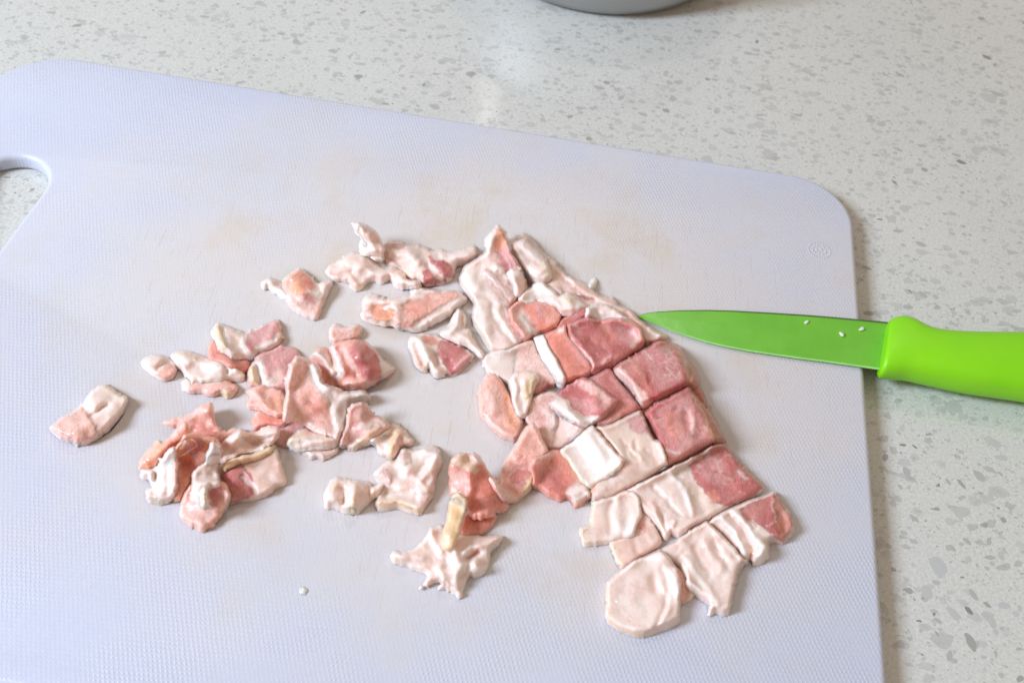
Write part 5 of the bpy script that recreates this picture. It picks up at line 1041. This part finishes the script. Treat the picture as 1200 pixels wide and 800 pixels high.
s_ = [sheet([(829, 614), (837.5, 606), (860, 594.5), (880, 586), (900, 580), (907, 577), (916, 589), (925, 602.5), (930.5, 614), (929, 625), (917.5, 636), (911, 634.5), (900, 635), (900, 643), (899, 653), (892.5, 660.5), (884, 661), (880, 653), (874, 658), (869, 656), (868, 649), (850, 631)],
            'F', 4.6, [('m', 2.5, [(866, 598), (882, 587), (907, 577), (931, 614), (918, 637), (908, 628), (892, 616), (876, 609)]), ('N', 3, [(907, 577), (917, 589), (931, 612), (929, 625), (918, 636), (910, 620), (908, 598)], .55), ('W', -1.3, [(905, 584), (906, 600), (910, 612)], .42), ('W', -1.2, [(912, 612), (898, 616)], .42), ('W', -4, [(846, 606), (862, 624), (872, 648)]), ('W', -4.5, [(860, 600), (880, 620), (896, 640), (892, 654)]), ('T', -3, [(856, 606), (872, 624), (880, 640)], .8), ('c', -2.5, [(840, 618), (856, 636), (868, 650)], .7), ('o', -2, [(883, 644), (882, 652)], .9), ('d', -1.2, [(880, 612), (886, 617)], .8)],
            [(2.2, 3.5, [(846, 607), (862, 624), (872, 650)]), (-2.0, 2.5, [(856, 604), (872, 622), (880, 640)]), (2.4, 4, [(862, 602), (880, 620), (896, 640), (890, 655)]), (-1.8, 2.5, [(836, 612), (852, 630), (868, 650)]), (-2.2, 2.2, [(880, 640), (882, 654)]), (-1.4, 1.5, [(880, 611), (887, 617)]), (1.0, 4, [(888, 618), (906, 630)]), (-2.0, 5, [(914, 600), (922, 622)])], r=3, lump=.5)]
piece('bacon_piece', 'end piece of the slab with dark mauve tip and two ridges of white fat', s_, SG)
s_ = [sheet([(793, 664), (806, 672), (814, 696), (808, 703), (797, 707), (790, 690)], 'c', 2.4, [('C', -3, [(800, 704), (810, 698)], .7)], lump=.4),
      sheet([(760, 650), (776, 643), (792.5, 634), (813.6, 619.5), (829, 611), (848, 629), (867, 650), (875, 657.5), (867, 666), (864, 672), (858, 697.5), (853.5, 719), (848, 720.5), (838, 717), (831.5, 720), (831.5, 708), (818.5, 698), (810, 693), (804, 683), (806, 677), (800, 667), (792, 662), (776, 660)],
            'F', 4.6, [('T', 4, [(800, 640), (826, 620), (846, 634), (850, 660), (836, 672), (815, 655)], .35), ('W', -4, [(806, 662), (822, 684), (842, 708)]), ('W', -4, [(806, 680), (816, 690)]), ('T', -3, [(858, 650), (860, 680), (854, 706)], .6), ('p', -3, [(820, 698), (832, 706)], .6), ('F', -4, [(778, 650), (796, 652)], .6), ('c', -2, [(868, 656), (864, 668)], .4)],
            [(1.2, 4, [(798, 646), (820, 675), (842, 706)]), (-1.0, 2.5, [(812, 640), (832, 672)]), (1.2, 4, [(824, 632), (844, 668)]), (-1.0, 2.5, [(836, 634), (852, 664)]), (1.6, 3.5, [(806, 682), (816, 692)]), (-1.4, 3, [(790, 658), (800, 648)]), (1.0, 4, [(848, 645), (862, 656)])], r=3.5, lump=.6, rag=.75)]
piece('bacon_piece', 'ridged wedge of white fat with a ragged point at the end of the slab', s_, SG)
s_ = [sheet([(711, 706), (711.5, 682.5), (716.5, 678), (741, 659), (760.5, 651), (774, 645), (785, 653), (793.5, 667.5), (797, 685), (796, 707), (796, 728), (782.5, 736), (760.5, 743.5), (746.8, 745.5), (727.5, 739.5), (713.8, 730), (710, 721)],
            'F', 4.4, [('T', 5, [(740, 670), (764, 664), (776, 690), (770, 720), (745, 690)], .3), ('R', -2, [(712, 684), (711, 706), (712, 724), (728, 738), (748, 744), (762, 743)], .8), ('T', -4, [(766, 676), (768, 690)], .6), ('W', -4, [(764, 654), (778, 660), (790, 682)]), ('W', 5, [(716, 690), (735, 680), (740, 720), (724, 728)], .4), ('T', -3, [(782, 700), (774, 726), (768, 740)], .5)],
            [(1.8, 4, [(764, 655), (780, 662), (790, 684)]), (-1.8, 4.5, [(765, 676), (768, 692)]), (-1.2, 2.2, [(782, 694), (776, 720), (766, 741)]), (1.2, 3, [(774, 682), (784, 700)]), (1.0, 3, [(784, 710), (774, 734)]), (-.8, 3, [(776, 664), (782, 680)])], r=5, lump=.4)]
piece('bacon_piece', 'large rounded piece of smooth pinkish fat with tan rind rim at the slab corner', s_, SG)

# --- tiny scraps
CG = 'crumbs of fat'
def crumb(o, label, t=1.2, c='W'):
    s = sheet(o, c, t, r=2.0, lump=.2, rag=.3)
    ps = s['bot']; org = np.array([ps[:, 0].mean(), ps[:, 1].mean(), ps[:, 2].min()])
    v, f, k, w_ = closed(s)
    ob = finish('fat_crumb', v, f, k, w_, None, org); ob.location = org
    tag(ob, label, 'bacon', CG)
    return ob
crumb([(690, 335), (692, 331), (697, 326.5), (699, 329), (696, 337), (692, 338)], 'tiny white spike of fat behind the ragged fat rim', 1.6)
crumb([(352, 690), (356, 688.5), (359, 691), (357, 695), (353, 694)], 'tiny translucent fat crumb alone on the board in front of the heap', .4, 'F')
def blade_crumb(x, y, r, label, seed):
    rd = random.Random(seed); bm = bmesh.new(); bmesh.ops.create_icosphere(bm, subdivisions=2, radius=1)
    for v in bm.verts:
        v.co *= rd.uniform(.7, 1.25); v.co = Vector((v.co.x * r * 1.2, v.co.y * r * .7, max(v.co.z, -.6) * r * .5))
    me = bpy.data.meshes.new('food_crumb'); bm.to_mesh(me); bm.free(); me.materials.append(MCRUMB)
    me.polygons.foreach_set('use_smooth', [True] * len(me.polygons))
    o = bpy.data.objects.new('food_crumb', me); link(o)
    z = ZB + 0.0008
    o.location = Vector(unproj(float(x), float(y), z)) + Vector((0, 0, r * .28)); o.rotation_euler = (0, 0, rd.uniform(0, 6))
    tag(o, label, 'crumb', 'crumbs on the knife blade')
MCRUMB = plainmat('pale_green_crumb', (0.62, 0.72, 0.50), (0.75, 0.80, 0.66), 0.4, 900, 0.3, 2000)
blade_crumb(945, 378, 0.0010, 'pale crumb in the middle of the green blade', 1)
blade_crumb(986, 392.5, 0.0011, 'pale crumb closest to the cutting edge of the green blade', 2)
blade_crumb(1009.5, 386, 0.0011, 'yellowish crumb on the green blade next to the handle', 3)
